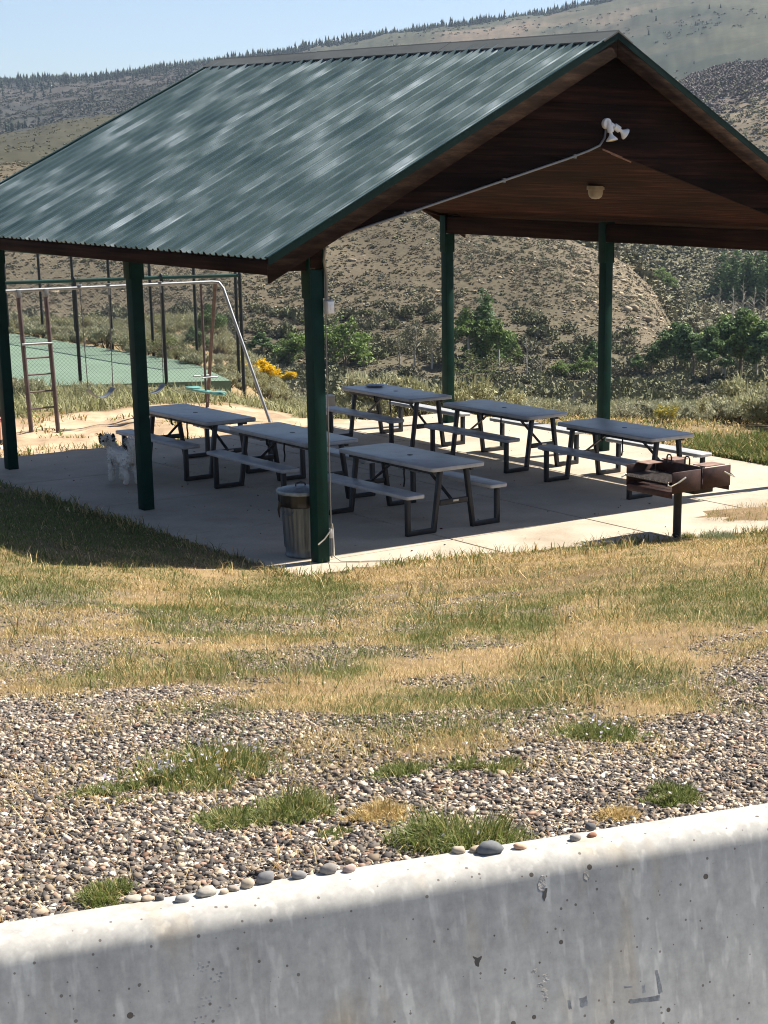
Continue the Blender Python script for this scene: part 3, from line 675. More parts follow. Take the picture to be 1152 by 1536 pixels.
tag(pc.build('power_cord', 'cord_pale', smooth=60), 'pale power cord hanging at the foot of the front post and trailing over the slab', 'cord')

# ------------------------------------------------------------------ picnic tables
def make_table():
    t = empty('picnic_table'); 
    q = MB(); q.prism(rrect(.76, 1.83, .06), .700, .747); q.build('tabletop', 'table_grey', t, bevel=.010, segs=3)
    q = MB(); q.lathe([(.032, .7474), (.034, .7500), (.026, .7505), (0, .7490)], n=20); q.build('umbrella_hole', 'frame_black', t)
    for s in (-1, 1):
        q = MB(); q.prism([(a+s*.595, b) for a, b in rrect(.255, 1.80, .045)], .425, .468); q.build('bench_seat', 'bench_grey', t, bevel=.010, segs=3)
    for s in (-1, 1):
        q = MB(); q.box((s*.27, 0, .676), (.04, 1.60, .046)); q.build('side_rail', 'frame_black', t)
    for e in (-1, 1):
        y = e*.79; w = .055
        for s in (-1, 1):
            q = MB(); pts = [(s*.185, .699), (s*.285, .0275), (s*.64, .0275), (s*.64, .424)]
            # bent square tube: slanting leg, foot along the floor, upright to the bench
            a = .0275; inner = [(s*(.185+a), .699), (s*(.276+a), .055), (s*(.64-a), .055), (s*(.64-a), .424)]
            outer = [(s*(.64+a), .424), (s*(.64+a), .0), (s*(.287-a), .0), (s*(.185-a), .699)]
            poly = inner+outer
            Vv = [(x, y+k, z) for k in (-w/2, w/2) for x, z in poly]
            quads = [(0, 1, 6, 7), (1, 2, 5, 6), (2, 3, 4, 5)]
            F_ = [qd for qd in quads]+[tuple(i+8 for i in qd[::-1]) for qd in quads]+[(i, (i+1) % 8, (i+1) % 8+8, i+8) for i in range(8)]
            q.add(Vv, F_); q.build('leg', 'frame_black', t, bevel=.008)
            q = MB(); q.box((s*.595, y, .4195), (.20, .05, .009)); q.build('bench_bracket', 'frame_black', t)
        q = MB(); q.box((0, y, .325), (.40, .045, .06)); cb = q.build('crossbar', 'frame_black', t, bevel=.006)
        q = MB(); q.box((.02, y+e*.0245, .335), (.075, .004, .022)); q.build('maker_plate', 'plate_silver', cb)
        q = MB(); q.bar((0, y-e*.03, .34), (0, e*.26, .668), .04, .012); q.box((0, e*.25, .688), (.07, .10, .018)); q.build('brace', 'frame_black', t)
        q = MB(); q.box((0, y, .688), (.50, .05, .020)); q.build('top_bracket', 'frame_black', t)
    q = MB(); q.tube([(-.31, -.30, .70), (-.315, -.30, .60), (-.30, -.29, .53), (-.305, -.28, .45)], .010, 6); q.build('strap', 'strap_black', t, smooth=60)
    q = MB(); q.tube([(-.31, .10, .70), (-.315, .09, .62), (-.30, .07, .60)], .014, 6); q.build('strap', 'strap_black', t, smooth=60)
    return t
TAB_POS = {'T3': (2.092, 1.248), 'T2': (1.985, 3.532), 'T1': (1.968, 5.851), 'T6': (5.595, 1.350), 'T5': (5.607, 3.782), 'T4': (5.494, 6.155)}
TL = {'T3': 'grey picnic table nearest the front post, just right of the trash can',
      'T2': 'grey picnic table in the near row whose middle is hidden by the front post',
      'T1': 'grey picnic table next to the standing dog, at the sandpit end of the near row',
      'T6': 'grey picnic table behind the barbecue grill, with one bench bright in the sun',
      'T5': 'grey picnic table between the two others of the far row, in front of the sagebrush',
      'T4': 'grey picnic table with a round dish lying on it, beside the utility box'}
tb0 = make_table(); first = True
for k, (x, y) in TAB_POS.items():
    t = tb0 if first else copy_tree(tb0); first = False
    t.location = (x, y, 0.001); t.rotation_euler = (0, 0, {'T1': .018, 'T2': -.012, 'T3': .008, 'T4': -.02, 'T5': .015, 'T6': -.008}[k]); tag(t, TL[k], 'picnic table', 'picnic tables under the shelter')
q = MB(); q.lathe([(0, .0), (.10, .0), (.135, .012), (.14, .022), (.10, .034), (.03, .042), (0, .043)], n=28)
dsh = q.build('dish', 'can_lid', smooth=50, loc=(5.56, 6.78, .7485)); tag(dsh, 'round grey dish lying on the farthest picnic table of the far row', 'dish')

# ------------------------------------------------------------------ trash can
tc_ = empty('trash_can', (.02, .365, 0.001)); tag(tc_, 'galvanised ribbed trash can with a lid, behind the front post', 'trash can')
q = MB()
def flute(r, z, i): return r+(.009 if (i % 4) in (0, 1) and .10 < z < .60 else 0)
q.lathe([(.0, .0), (.165, .0), (.178, .012), (.178, .03), (.172, .04), (.175, .09), (.176, .11), (.198, .59), (.20, .61), (.205, .66), (.0, .66)], n=96, flute=flute); q.build('body', 'galvanised', tc_, smooth=40)
q = MB()
def crinkle(r, z, i): return r+.008*math.sin(i*2.3)+.006*math.sin(i*5.1+z*30)
q.lathe([(.205, .53), (.222, .545), (.224, .60), (.226, .662), (.20, .668), (.19, .655)], n=48, flute=crinkle); q.tube([(-.22, .05, .58), (-.235, .06, .50), (-.225, .065, .42)], [.02, .014, .006], 6); q.build('bag', 'bag_black', tc_, smooth=60)
q = MB(); q.lathe([(.0, .655), (.22, .664), (.25, .668), (.255, .685), (.248, .703), (.20, .716), (.10, .735), (0, .742)], n=48, flute=lambda r, z, i: r*(1+.006*math.sin(i*1.7))); ld = q.build('lid', 'can_lid', tc_, smooth=40)
q = MB(); q.tube([(-.06, 0, .735), (-.055, 0, .765), (0, 0, .775), (.055, 0, .765), (.06, 0, .735)], .009, 8); q.build('handle', 'frame_black', ld, smooth=60)
for a in (200, 20):
    q = MB(); c_, s_ = math.cos(R(a)), math.sin(R(a)); q.tube([(.21*c_-.05*s_, .21*s_+.05*c_, .50), (.24*c_-.05*s_, .24*s_+.05*c_, .47), (.24*c_+.05*s_, .24*s_-.05*c_, .47), (.21*c_+.05*s_, .21*s_-.05*c_, .50)], .007, 6); q.build('handle', 'galvanised', tc_, smooth=60)

# ------------------------------------------------------------------ barbecue grill: two fireboxes back to back on one pedestal
GP = at_z(1015, 806, 0); gz = float(ground_z(GP[0:1], GP[1:2])[0]); gb = empty('barbecue_grill', (GP[0], GP[1], min(gz, 0)), 0); tag(gb, 'rusty double barbecue grill on a black pedestal at the front edge of the slab', 'grill')
q = MB(); q.tube([(0, 0, -.3), (0, 0, .56)], .047, 20); q.build('pedestal', 'grill_black', gb, smooth=40)
q = MB(); q.box((-.22, 0, .575), (.30, .36, .03)); q.box((.22, -.0, .545), (.30, .36, .09)); q.build('support', 'grill_black', gb, bevel=.004)
def firebox(s):
    fb_ = MB(); T = .008; L = .44; Wd = .70; h = .23; z0 = .60
    fb_.box((s*L/2+s*.012, 0, z0), (L, Wd, T))                                  # floor
    fb_.box((s*.012, 0, z0+T/2+h/2), (T, Wd, h))                                # back wall
    for e in (-1, 1): fb_.box((s*(L*.5)+s*.016, e*(Wd/2+T/2), z0+h/2-.012), (L, T, h))   # side walls
    fb_.box((s*(L+.006), 0, z0-.03), (T, Wd, .07)); 
    o = fb_.build('firebox', 'grill_rust', gb, bevel=.003, segs=1)
    g_ = MB(); zg = z0+.115
    for k in range(17): yy = -.33+k*.66/16; g_.bar((s*.03, yy, zg), (s*.50, yy, zg), .010, .010)
    for xx in (.05, .26, .49): g_.bar((s*xx, -.335, zg-.010), (s*xx, .335, zg-.010), .012, .010)
    gr_ = g_.build('grate', 'grill_bar', o)
    for e in (-1, 1):
        hh_ = MB(); hh_.tube([(s*.49, e*.33, zg), (s*.52, e*.355, zg-.03), (s*.50, e*.385, zg-.035), (s*.40, e*.40, zg+.0), (s*.30, e*.405, zg+.045)], .007, 8)
        n_ = 18; hx = [(s*(.40-.10*i/n_)+.0, e*(.40+.005*i/n_)+.012*math.cos(i*1.9)*0, zg+.045*i/n_) for i in range(n_+1)]
        hh_.tube(hx, [.012 if i % 2 else .009 for i in range(n_+1)], 8); hh_.build('handle', 'handle_steel', gr_, smooth=60)
    pl = MB(); pl.box((s*.20, .26, z0+h+.0), (.22, .20, .008)); 
    if s > 0: p2 = MB(); p2.box((s*.22, -.25, z0+h+.0), (.30, .20, .008)); p2.build('warming_plate', 'grill_plate', gb)
    pl.build('warming_plate', 'grill_plate', gb)
    ub = MB(); yb = .12 if s < 0 else -.10; ub.tube([(s*.03, yb-.035, z0+h-.02), (s*.03, yb-.035, z0+h+.06), (s*.03, yb-.02, z0+h+.085), (s*.03, yb+.02, z0+h+.085), (s*.03, yb+.035, z0+h+.06), (s*.03, yb+.035, z0+h-.02)], .009, 8); ub.build('lift_ring', 'grill_black', gb, smooth=60)
firebox(-1); firebox(1)

# utility box beyond the tables
ux = at_z(495, 646, 0); ub_ = empty('utility_box', (ux[0], ux[1], -.02)); tag(ub_, 'small grey utility box on a black stub post at the far side of the slab', 'utility box')
q = MB(); q.box((0, 0, .42), (.14, .12, .30)); q.build('housing', 'box_grey', ub_, bevel=.006); q = MB(); q.box((0, -.064, .42), (.12, .006, .26)); q.build('cover', 'conduit_grey', ub_); q = MB(); q.box((0, 0, .13), (.08, .08, .28)); q.build('stub_post', 'frame_black', ub_)
def at_y(px, py, u): d = ray(px, py); return CAM+d*(u-CAM[1])/d[1]
def at_d(px, py, dist): d = ray(px, py); return CAM+d*dist/np.hypot(d[0], d[1])
def gz1(x, y): return float(ground_z(np.array([x]), np.array([y]))[0])
# ------------------------------------------------------------------ swing set
sw = empty('swing_set', (0, 0, 0)); tag(sw, 'galvanised swing set with a ladder end standing in the sandpit', 'swing set')
YB = 10.82; ZB = 2.09; XE = 5.33; XL = -1.7
q = MB(); q.tube([(XL, YB, ZB-.04), (1.5, YB, ZB-.03), (XE-.12, YB, ZB), (XE, YB-.03, ZB-.01), (XE+.04, YB-.10, ZB-.1), (5.58, 9.74, gz1(5.58, 9.74)-.05)], .026, 12); q.build('top_bar', 'swing_steel', sw, smooth=60)
q = MB(); q.tube([(XE-.03, YB+.02, ZB-.02), (5.80, 12.15, gz1(5.8, 12.15)-.05)], .030, 10); q.build('leg', 'swing_rust', sw, smooth=60)
for s in (-1, 1): q = MB(); q.tube([(XL, YB, ZB-.04), (XL-.25, YB+s*1.2, -.05)], .030, 10); q.build('leg', 'swing_rust', sw, smooth=60)
lx = [at_y(27, 440, YB)[0], at_y(68, 438, YB)[0]]
for x in lx:
    q = MB(); q.tube([(x, YB, ZB-.03), (x+.02, YB-.08, gz1(x, YB-.08)-.05)], .034, 10); q.build('ladder_rail', 'swing_rust', sw, smooth=60)
    q = MB(); q.box((x, YB, ZB-.07), (.07, .08, .12)); q.build('clamp', 'swing_steel', sw, bevel=.004)
for k, py in enumerate((516, 537, 562, 588, 613)):
    z = at_y(50, py, YB-.05)[2]; q = MB(); q.tube([(lx[0]-.02, YB-.05, z), (lx[1]+.03, YB-.05, z)], .020 if k == 0 else .014, 8); q.build('ladder_rung', 'swing_steel' if k == 0 else 'swing_rust', sw, smooth=60)
def swing(xa, xb, name):
    t = empty('belt_swing', (0, 0, 0)); zs = .50
    for i, x in enumerate((xa, xb)):
        q = MB(); q.tube([(x, YB, ZB-.02), (x, YB, ZB-.14)], .018, 8); q.tube([(x, YB, ZB+.034), (x, YB, ZB+.02)], .035, 8); q.build('hanger', 'swing_steel', t, smooth=60)
        q = MB(); L = ZB-.14-zs; n = 36; xm = x+(xb-xa)*(.06 if i == 0 else -.06)
        q.tube([(x+(xm-x)*k/n, YB+.0015*(k % 2), ZB-.14-L*k/n) for k in range(n+1)], [.009 if k % 2 else .0055 for k in range(n+1)], 6); q.build('chain', 'chain_steel', t)
    q = MB(); n = 14; top = []; x0 = xa+(xb-xa)*.06; x1 = xb-(xb-xa)*.06
    pts = [(x0+(x1-x0)*k/n, zs-.14*math.sin(math.pi*k/n)**.8) for k in range(n+1)]
    Vv = [(x, YB+w, z+o_) for x, z in pts for w in (-.07, .07) for o_ in (0, -.012)]
    Fv = []
    for k in range(n):
        a = 4*k; b_ = 4*(k+1); Fv += [(a, b_, b_+2, a+2), (a+1, a+3, b_+3, b_+1), (a, a+1, b_+1, b_), (a+2, b_+2, b_+3, a+3)]
    Fv += [(0, 2, 3, 1), (4*n, 4*n+1, 4*n+3, 4*n+2)]
    q.add(Vv, Fv); q.build('belt_seat', 'swing_belt', t, smooth=40); return t
tag(swing(at_y(120, 432, YB)[0], at_y(163, 430, YB)[0], ''), 'belt swing hanging nearest the ladder of the swing set', 'swing', 'belt swings hanging from the swing set')
tag(swing(at_y(197, 428, YB)[0], at_y(240, 425, YB)[0], ''), 'belt swing hanging between the dark eave post and the green glider', 'swing', 'belt swings hanging from the swing set')
xg = at_y(301, 424, YB)[0]
gl = empty('glider_swing', (0, 0, 0)); tag(gl, 'green two-seat glider plank hanging at the end of the swing set', 'glider')
q = MB(); q.tube([(xg, YB, ZB-.02), (xg+.01, YB, .14)], .020, 8); q.build('hanger_pole', 'swing_rust', gl, smooth=60)
q = MB(); q.prism([(xg+a, YB+b) for a, b in rrect(.16, 1.06, .05)], .30, .33); q.build('plank', 'glider_green', gl, bevel=.006)
for s in (-1, 1):
    q = MB(); q.tube([(xg+.02, YB+s*.02, .56), (xg+.02, YB+s*.14, .56)], .012, 8); q.tube([(xg-.13, YB+s*.14, .56), (xg+.16, YB+s*.14, .56)], .013, 8); q.build('handlebar', 'swing_steel', gl, smooth=60)
    q = MB(); q.prism([(xg+a, YB+s*.40+b) for a, b in rrect(.24, .22, .06)], .332, .352); q.build('seat', 'glider_green', gl, bevel=.006)

# ------------------------------------------------------------------ tennis court fence
CRTP = [tuple(at_d(-90, 540, 37.0)[:2]), tuple(at_d(120, 540, 37.0)[:2]), tuple(at_d(345, 540, 37.4)[:2]), (10.55, 20.95), (10.35, 29.2), (9.6, 36.0), tuple(at_d(-90, 500, 52)[:2])]
q = MB(); q.prism(CRTP, -.8, -.42); court = q.build('tennis_court', 'court_green'); tag(court, kind='structure')
lm = MB()
def cline(a, b, w=.05): a = np.array(a); b = np.array(b); t = (b-a)/np.linalg.norm(b-a); nn = np.array([-t[1], t[0]])*w/2; lm.prism([tuple(a+nn), tuple(b+nn), tuple(b-nn), tuple(a-nn)], -.418, -.414)
cline(at_d(-80, 540, 38.1)[:2], at_d(60, 540, 37.9)[:2], .08)
tag(lm.build('court_lines', 'court_line'), kind='structure')
def fence(name, posts, label, matn):
    """posts: list of (x, y, zb, zt)"""
    f = empty(name, (posts[0][0], posts[0][1], 0)); o0 = np.array([posts[0][0], posts[0][1], 0])
    tag(f, label, 'fence')
    for (x, y, zb, zt) in posts:
        q = MB(); q.tube([np.array((x, y, zb-.3))-o0, np.array((x, y, zt+.04))-o0], .036, 8); q.lathe([(.036, zt+.04), (.028, zt+.07), (0, zt+.085)], c=(x-o0[0], y-o0[1], 0), n=8); q.build('post', matn, f, smooth=60)
    q = MB(); q.tube([np.array((x, y, zt))-o0 for (x, y, zb, zt) in posts], .034, 8); q.build('top_rail', 'fence_green', f, smooth=60)
    # chain link: real woven wires as thin strips
    Vv = []; Ff = []
    for (a, b_) in zip(posts[:-1], posts[1:]):
        A = np.array(a[:2]); B = np.array(b_[:2]); L = np.linalg.norm(B-A); H_ = a[3]-a[2]-.05; st = .075; nn = np.array([-(B-A)[1], (B-A)[0]])/L
        for sgn in (1, -1):
            s0 = -H_
            while s0 < L:
                # wire from (s0,0) rising at 45 degrees
                ta = max(0, -s0); tb_ = min(H_, L-s0)
                if tb_ > ta+.02:
                    pts = [(s0+t_, t_) for t_ in (ta, tb_)]
                    if sgn < 0: pts = [(L-p_, t_) for p_, t_ in pts]
                    base = len(Vv)
                    for (p_, t_) in pts:
                        fr = p_/L; X = A+(B-A)*fr; zb = a[2]+(b_[2]-a[2])*fr+t_+.03
                        for (o1, o2) in ((-.0022, 0), (.0022, -.001), (0, .003)): Vv.append((X[0]-o0[0]+nn[0]*o2*1.0+(B-A)[0]/L*o1, X[1]-o0[1]+nn[1]*o2+(B-A)[1]/L*o1, zb))
                    for k in range(3): Ff.append((base+k, base+(k+1) % 3, base+3+(k+1) % 3, base+3+k))
                s0 += st
    o = rawmesh('chain_link', Vv, Ff, 'wire', parent=f)
    return f
nf = []
for px, zt in ((-150, 1.60), (-18, 1.66), (111, 1.70), (240, 1.76), (356, 1.80)):
    p = at_d(px+9, 560, 36.4); nf.append((p[0], p[1], -.5, zt))
fence('chain_link_fence', nf, 'green chain link fence on the near side of the tennis court, behind the swings', 'fence_black')
ff = [(at_z(x, y, -.5)) for x, y in ((-65, 496), (-10, 502), (49, 509), (104, 516), (163, 524), (226, 534), (293, 545), (363, 553))]
ff = [(p[0]+(11.0-p[0])*.5, p[1], -.5, 1.70) for p in ff]
fence('chain_link_fence', ff, 'chain link fence with dark posts along the far side of the tennis court', 'fence_black')

# ------------------------------------------------------------------ skinned figures
def skin_mesh(name, verts, edges, mat, parent=None, sub=2, flat=1.0):
    me = bpy.data.meshes.new(name+'_cage'); me.from_pydata([v[0] for v in verts], edges, []); o = bpy.data.objects.new(name+'_cage', me); COL.objects.link(o)
    sk_ = o.modifiers.new('skin', 'SKIN'); sk_.use_smooth_shade = True; sk_.branch_smoothing = .6
    for d_, v in zip(me.skin_vertices[0].data, verts):
        d_.radius = (v[1], v[1]) if not isinstance(v[1], tuple) else v[1]
    me.skin_vertices[0].data[0].use_root = True
    s_ = o.modifiers.new('sub', 'SUBSURF'); s_.levels = sub; s_.render_levels = sub
    dg = bpy.context.evaluated_depsgraph_get(); ev = o.evaluated_get(dg); out = bpy.data.meshes.new_from_object(ev); out.name = name
    bpy.data.objects.remove(o); bpy.data.meshes.remove(me)
    out.materials.clear(); out.materials.append(MATS[mat]); out.polygons.foreach_set('use_smooth', [True]*len(out.polygons))
    r = bpy.data.objects.new(name, out); COL.objects.link(r); r.parent = parent; return r
# dog: standing, seen from behind, head turned back over its left shoulder
dv = [((-.20, 0, .345), .088), ((-.02, 0, .35), .098), ((.15, 0, .355), .108), ((.235, .01, .44), .078), ((.26, .04, .555), .095), ((.205, .105, .53), .055), ((.178, .137, .522), .036),
      ((-.275, 0, .40), .034), ((-.315, 0, .48), .045), ((-.285, .01, .565), .058), ((-.22, .015, .575), .045), ((-.185, .015, .53), .03)]
de = [(0, 1), (1, 2), (2, 3), (3, 4), (4, 5), (5, 6), (0, 7), (7, 8), (8, 9), (9, 10), (10, 11)]
for s in (-1, 1):
    i = len(dv); dv += [((-.19, s*.07, .27), .062), ((-.14, s*.082, .20), .046), ((-.235, s*.082, .115), .034), ((-.215, s*.082, .03), .032), ((-.175, s*.082, .022), .024)]; de += [(0, i)]+[(i+k, i+k+1) for k in range(4)]
    i = len(dv); dv += [((.15, s*.072, .27), .056), ((.125, s*.078, .205), .042), ((.14, s*.078, .11), .036), ((.145, s*.078, .03), .034), ((.185, s*.078, .022), .024)]; de += [(2, i)]+[(i+k, i+k+1) for k in range(4)]
dR = at_z(198, 727, 0); dF = at_z(175, 721, 0)
dog = empty('dog', ((dR[0]+dF[0])/2, (dR[1]+dF[1])/2+.03, .0), R(93)); dog.scale = (1.0, 1.0, 1.0)
tag(dog, 'shaggy grey and white dog with dark ears standing on the slab, looking back', 'dog')
body = skin_mesh('body', dv, de, 'fur', dog)
bv = np.array([v.co[:] for v in body.data.vertices]); bn = np.array([v.normal[:] for v in body.data.vertices])
dc = np.tile(np.array([[.76, .73, .67]]), (len(bv), 1)); dk_ = fbm(bv[:, 0]*9, bv[:, 1]*9+bv[:, 2]*7, 1, 2, 3) > .74; dc[dk_] = (.36, .35, .33)
def set_col(me, cols):
    at = me.attributes.new('Col', 'FLOAT_COLOR', 'POINT'); c4 = np.ones((len(cols), 4), np.float32); c4[:, :3] = cols; at.data.foreach_set('color', c4.ravel())
set_col(body.data, dc)
ii = rng.integers(0, len(bv), 5200); P = bv[ii]; Nn = bn[ii]; L = np.where(P[:, 2] < .06, .010, np.where(P[:, 2] < .25, rng.uniform(.010, .024, len(ii)), rng.uniform(.02, .05, len(ii)))); tang = rng.normal(size=(len(ii), 3)); tang = np.cross(Nn, tang); tang /= np.linalg.norm(tang, axis=1)[:, None]+1e-9
dirn = Nn+np.array([-.3, 0, -.7])*1.0+rng.normal(size=(len(ii), 3))*.35; dirn[P[:, 2] > .47] += np.array([0, 0, .6]); dirn /= np.linalg.norm(dirn, axis=1)[:, None]
Vf = np.stack([P-tang*.006-Nn*.004, P+tang*.006-Nn*.004, P+dirn*L[:, None]], 1).reshape(-1, 3); Cf = np.repeat(np.where(rng.random((len(ii), 1)) < .75, dc[ii]*rng.uniform(.9, 1.25, (len(ii), 1)), dc[ii]*.9), 3, 0)
rawmesh('fur_coat', Vf, np.arange(len(Vf)).reshape(-1, 3), 'fur', Cf, dog)
fh = np.array([-.65, .76, 0]); sh_ = np.array([.76, .65, 0]); hc_ = np.array([.26, .045, .555])
IV, IF = icos(2)
def blob(name, c, rad, mat, par, M=None):
    Vv = IV*np.array(rad)
    if M is not None: Vv = Vv @ np.array(M).T
    return rawmesh(name, Vv+np.array(c), IF, mat, None, par, True)
HM = np.array([sh_, fh, [0, 0, 1]]).T
for s in (-1, 1):
    blob('ear', hc_+sh_*s*.083+np.array([0, 0, -.02]), (.026, .045, .075), 'ear_fur', dog, HM)
    blob('eye', hc_+sh_*s*.035+fh*.078+np.array([0, 0, .018]), (.012, .010, .012), 'eye_dark', dog, HM)
blob('nose', (.160, .160, .528), (.016, .012, .013), 'eye_dark', dog, HM)

# child at the very left edge, behind the far eave post
pp = at_z(-9, 668, 0); pz = gz1(pp[0], pp[1]); per = empty('person', (pp[0], pp[1], pz), R(150)); tag(per, 'person in white top, dark shorts and black socks standing behind the leftmost eave post', 'person')
pv_ = [((0, 0, .62), .10), ((0, 0, .78), .095), ((0, 0, .90), .105), ((0, 0, 1.0), .045), ((0, .01, 1.08), .075), ((0, .015, 1.17), .075)]; pe = [(0, 1), (1, 2), (2, 3), (3, 4), (4, 5)]
for s in (-1, 1):
    i = len(pv_); pv_ += [((s*.13, 0, .92), .045), ((s*.18, -.02, .75), .034), ((s*.19, .03, .58), .026), ((s*.19, .045, .53), .03), ((s*.185, .06, .47), .016)]; pe += [(2, i)]+[(i+k, i+k+1) for k in range(4)]
    i = len(pv_); pv_ += [((s*.07, 0, .54), .078), ((s*.08, .01, .33), .052), ((s*.085, -.01, .12), .038), ((s*.085, 0, .04), .04), ((s*.09, .10, .028), .032)]; pe += [(0, i)]+[(i+k, i+k+1) for k in range(4)]
skin_mesh('body', pv_, pe, 'skin', per)
skin_mesh('shirt', [((0, 0, .66), .125), ((0, 0, .80), .115), ((0, 0, .925), .115), ((.14, 0, .92), .06), ((.175, -.01, .80), .05), ((-.14, 0, .92), .06), ((-.175, -.01, .80), .05)], [(0, 1), (1, 2), (2, 3), (3, 4), (2, 5), (5, 6)], 'cloth_white', per)
skin_mesh('shorts', [((0, 0, .64), .118), ((.075, 0, .55), .093), ((.082, .005, .45), .085), ((-.075, 0, .55), .093), ((-.082, .005, .45), .085)], [(0, 1), (1, 2), (0, 3), (3, 4)], 'cloth_black', per)
for s in (-1, 1):
    skin_mesh('short_hem', [((s*.082, .005, .455), .088), ((s*.083, .006, .42), .086)], [(0, 1)], 'cloth_purple', per)
    skin_mesh('sock', [((s*.085, -.01, .17), .044), ((s*.085, 0, .05), .045)], [(0, 1)], 'cloth_black', per)
    skin_mesh('shoe', [((s*.085, -.02, .032), .045), ((s*.09, .11, .026), .038)], [(0, 1)], 'cloth_white', per)
skin_mesh('hair', [((0, -.015, 1.14), .085), ((0, -.01, 1.20), .07)], [(0, 1)], 'hair_brown', per)

# ------------------------------------------------------------------ concrete barrier with pebbles
def arc(cx, cz, r, a0, a1, n): return [(cx+r*math.cos(R(a0+(a1-a0)*k/n)), cz+r*math.sin(R(a0+(a1-a0)*k/n))) for k in range(n+1)]
prof = [(.10, 1.9), (.02, 2.50)]+arc(-.012, BTOP-.03, .03, 0, 90, 5)+arc(-.066, BTOP-.05, .05, 92, 170, 9)+[(-.235, 2.02), (-.34, 1.86), (-.34, 1.70), (.10, 1.70)]
bq = MB(); ns = 60; ss = np.linspace(-6, 10, ns+1); npf = len(prof); Vv = []; 
for s in ss:
    for k, (p, z) in enumerate(prof): Vv.append((*(BB0+BDIR*s+BNRM*p), z))
Fv = [(i*npf+k, i*npf+(k+1) % npf, (i+1)*npf+(k+1) % npf, (i+1)*npf+k) for i in range(ns) for k in range(npf)]+[tuple(range(npf)), tuple(range(ns*npf, (ns+1)*npf))[::-1]]
bq.add(Vv, Fv)
bar_ = empty('concrete_barrier', (0, 0, 0)); tag(bar_, 'long grey concrete traffic barrier with a rounded top across the foreground', 'barrier')
bq.build('wall', 'barrier_concrete', bar_, smooth=40)
fA = np.array([*(BB0+BNRM*-.11524), 2.52868]); fB = np.array([*(BB0+BNRM*-.235), 2.02]); fdn = (fB-fA)/np.linalg.norm(fB-fA); fN = np.cross(u3, fdn); fN /= np.linalg.norm(fN)
if fN @ (CAM-fA) < 0: fN = -fN
def on_face(px, py): d = ray(px, py); t = ((fA-CAM) @ fN)/(d @ fN); return CAM+d*t
def scar(name, outline, mat, h=.0004):
    """thin chip or scuff on the front face: outline in picture pixels of the photo, lifted onto the concrete"""
    o2 = []
    for a_, b_ in zip(outline, outline[1:]+outline[:1]):
        for f_ in (0, .33, .66): o2.append((a_[0]+(b_[0]-a_[0])*f_+prn.normal()*.55, a_[1]+(b_[1]-a_[1])*f_+prn.normal()*.55))
    c = np.array([on_face(*p) for p in o2]); n = len(c); q = MB(); ctr = c.mean(0)
    q.add(np.vstack([c-fN*.004, ctr+(c-ctr)*.92+fN*h]), [tuple(range(n)), tuple(range(n, 2*n))]+[(k, (k+1) % n, (k+1) % n+n, k+n) for k in range(n)]); return q.build(name, mat, bar_)
prn = np.random.default_rng(12)
scar('spalled_chip', [(812, 1311), (818, 1315), (820, 1330), (816, 1338), (808, 1336), (806, 1328)], 'chip_concrete', .0004)
scar('crack', [(815, 1330), (821, 1332), (820, 1345), (816, 1352), (813, 1346)], 'pit_grey')
scar('pit', [(708, 1434), (716, 1436), (724, 1433), (720, 1442), (718, 1451), (713, 1450), (712, 1440)], 'pit_grey')
scar('spalled_chip', [(876, 1308), (882, 1306), (884, 1318), (880, 1322), (875, 1316)], 'chip_concrete')
for o_ in ([(942, 1499), (993, 1492), (991, 1501), (944, 1506)], [(982, 1454), (986, 1453), (995, 1490), (988, 1493)], [(935, 1479), (948, 1478), (950, 1482), (936, 1483)], [(962, 1478), (967, 1476), (969, 1489), (963, 1490)],
           [(850, 1500), (856, 1500), (858, 1514), (853, 1515)], [(868, 1497), (880, 1493), (882, 1509), (870, 1512)]): scar('rubber_scuff', o_, 'scuff_rubber', .0003)
for (cx, cy) in ((297, 1445), (316, 1461), (300, 1497), (328, 1510), (292, 1526)):
    for i in range(3):
        for j in range(3): 
            x, y = cx+i*7-j*2, cy+j*6-i*1.5; scar('rubber_scuff', [(x, y), (x+4, y-1), (x+4.5, y+2.5), (x+1, y+3)], 'scuff_rubber', .0003) if prn.random() < .7 else None
for k in range(7):
    x, y = 806+prn.uniform(-10, 14), 1455+k*7; scar('spalled_chip', [(x, y), (x+6, y-2), (x+9, y+3), (x+4, y+6), (x-2, y+4)], 'chip_concrete', .0004)
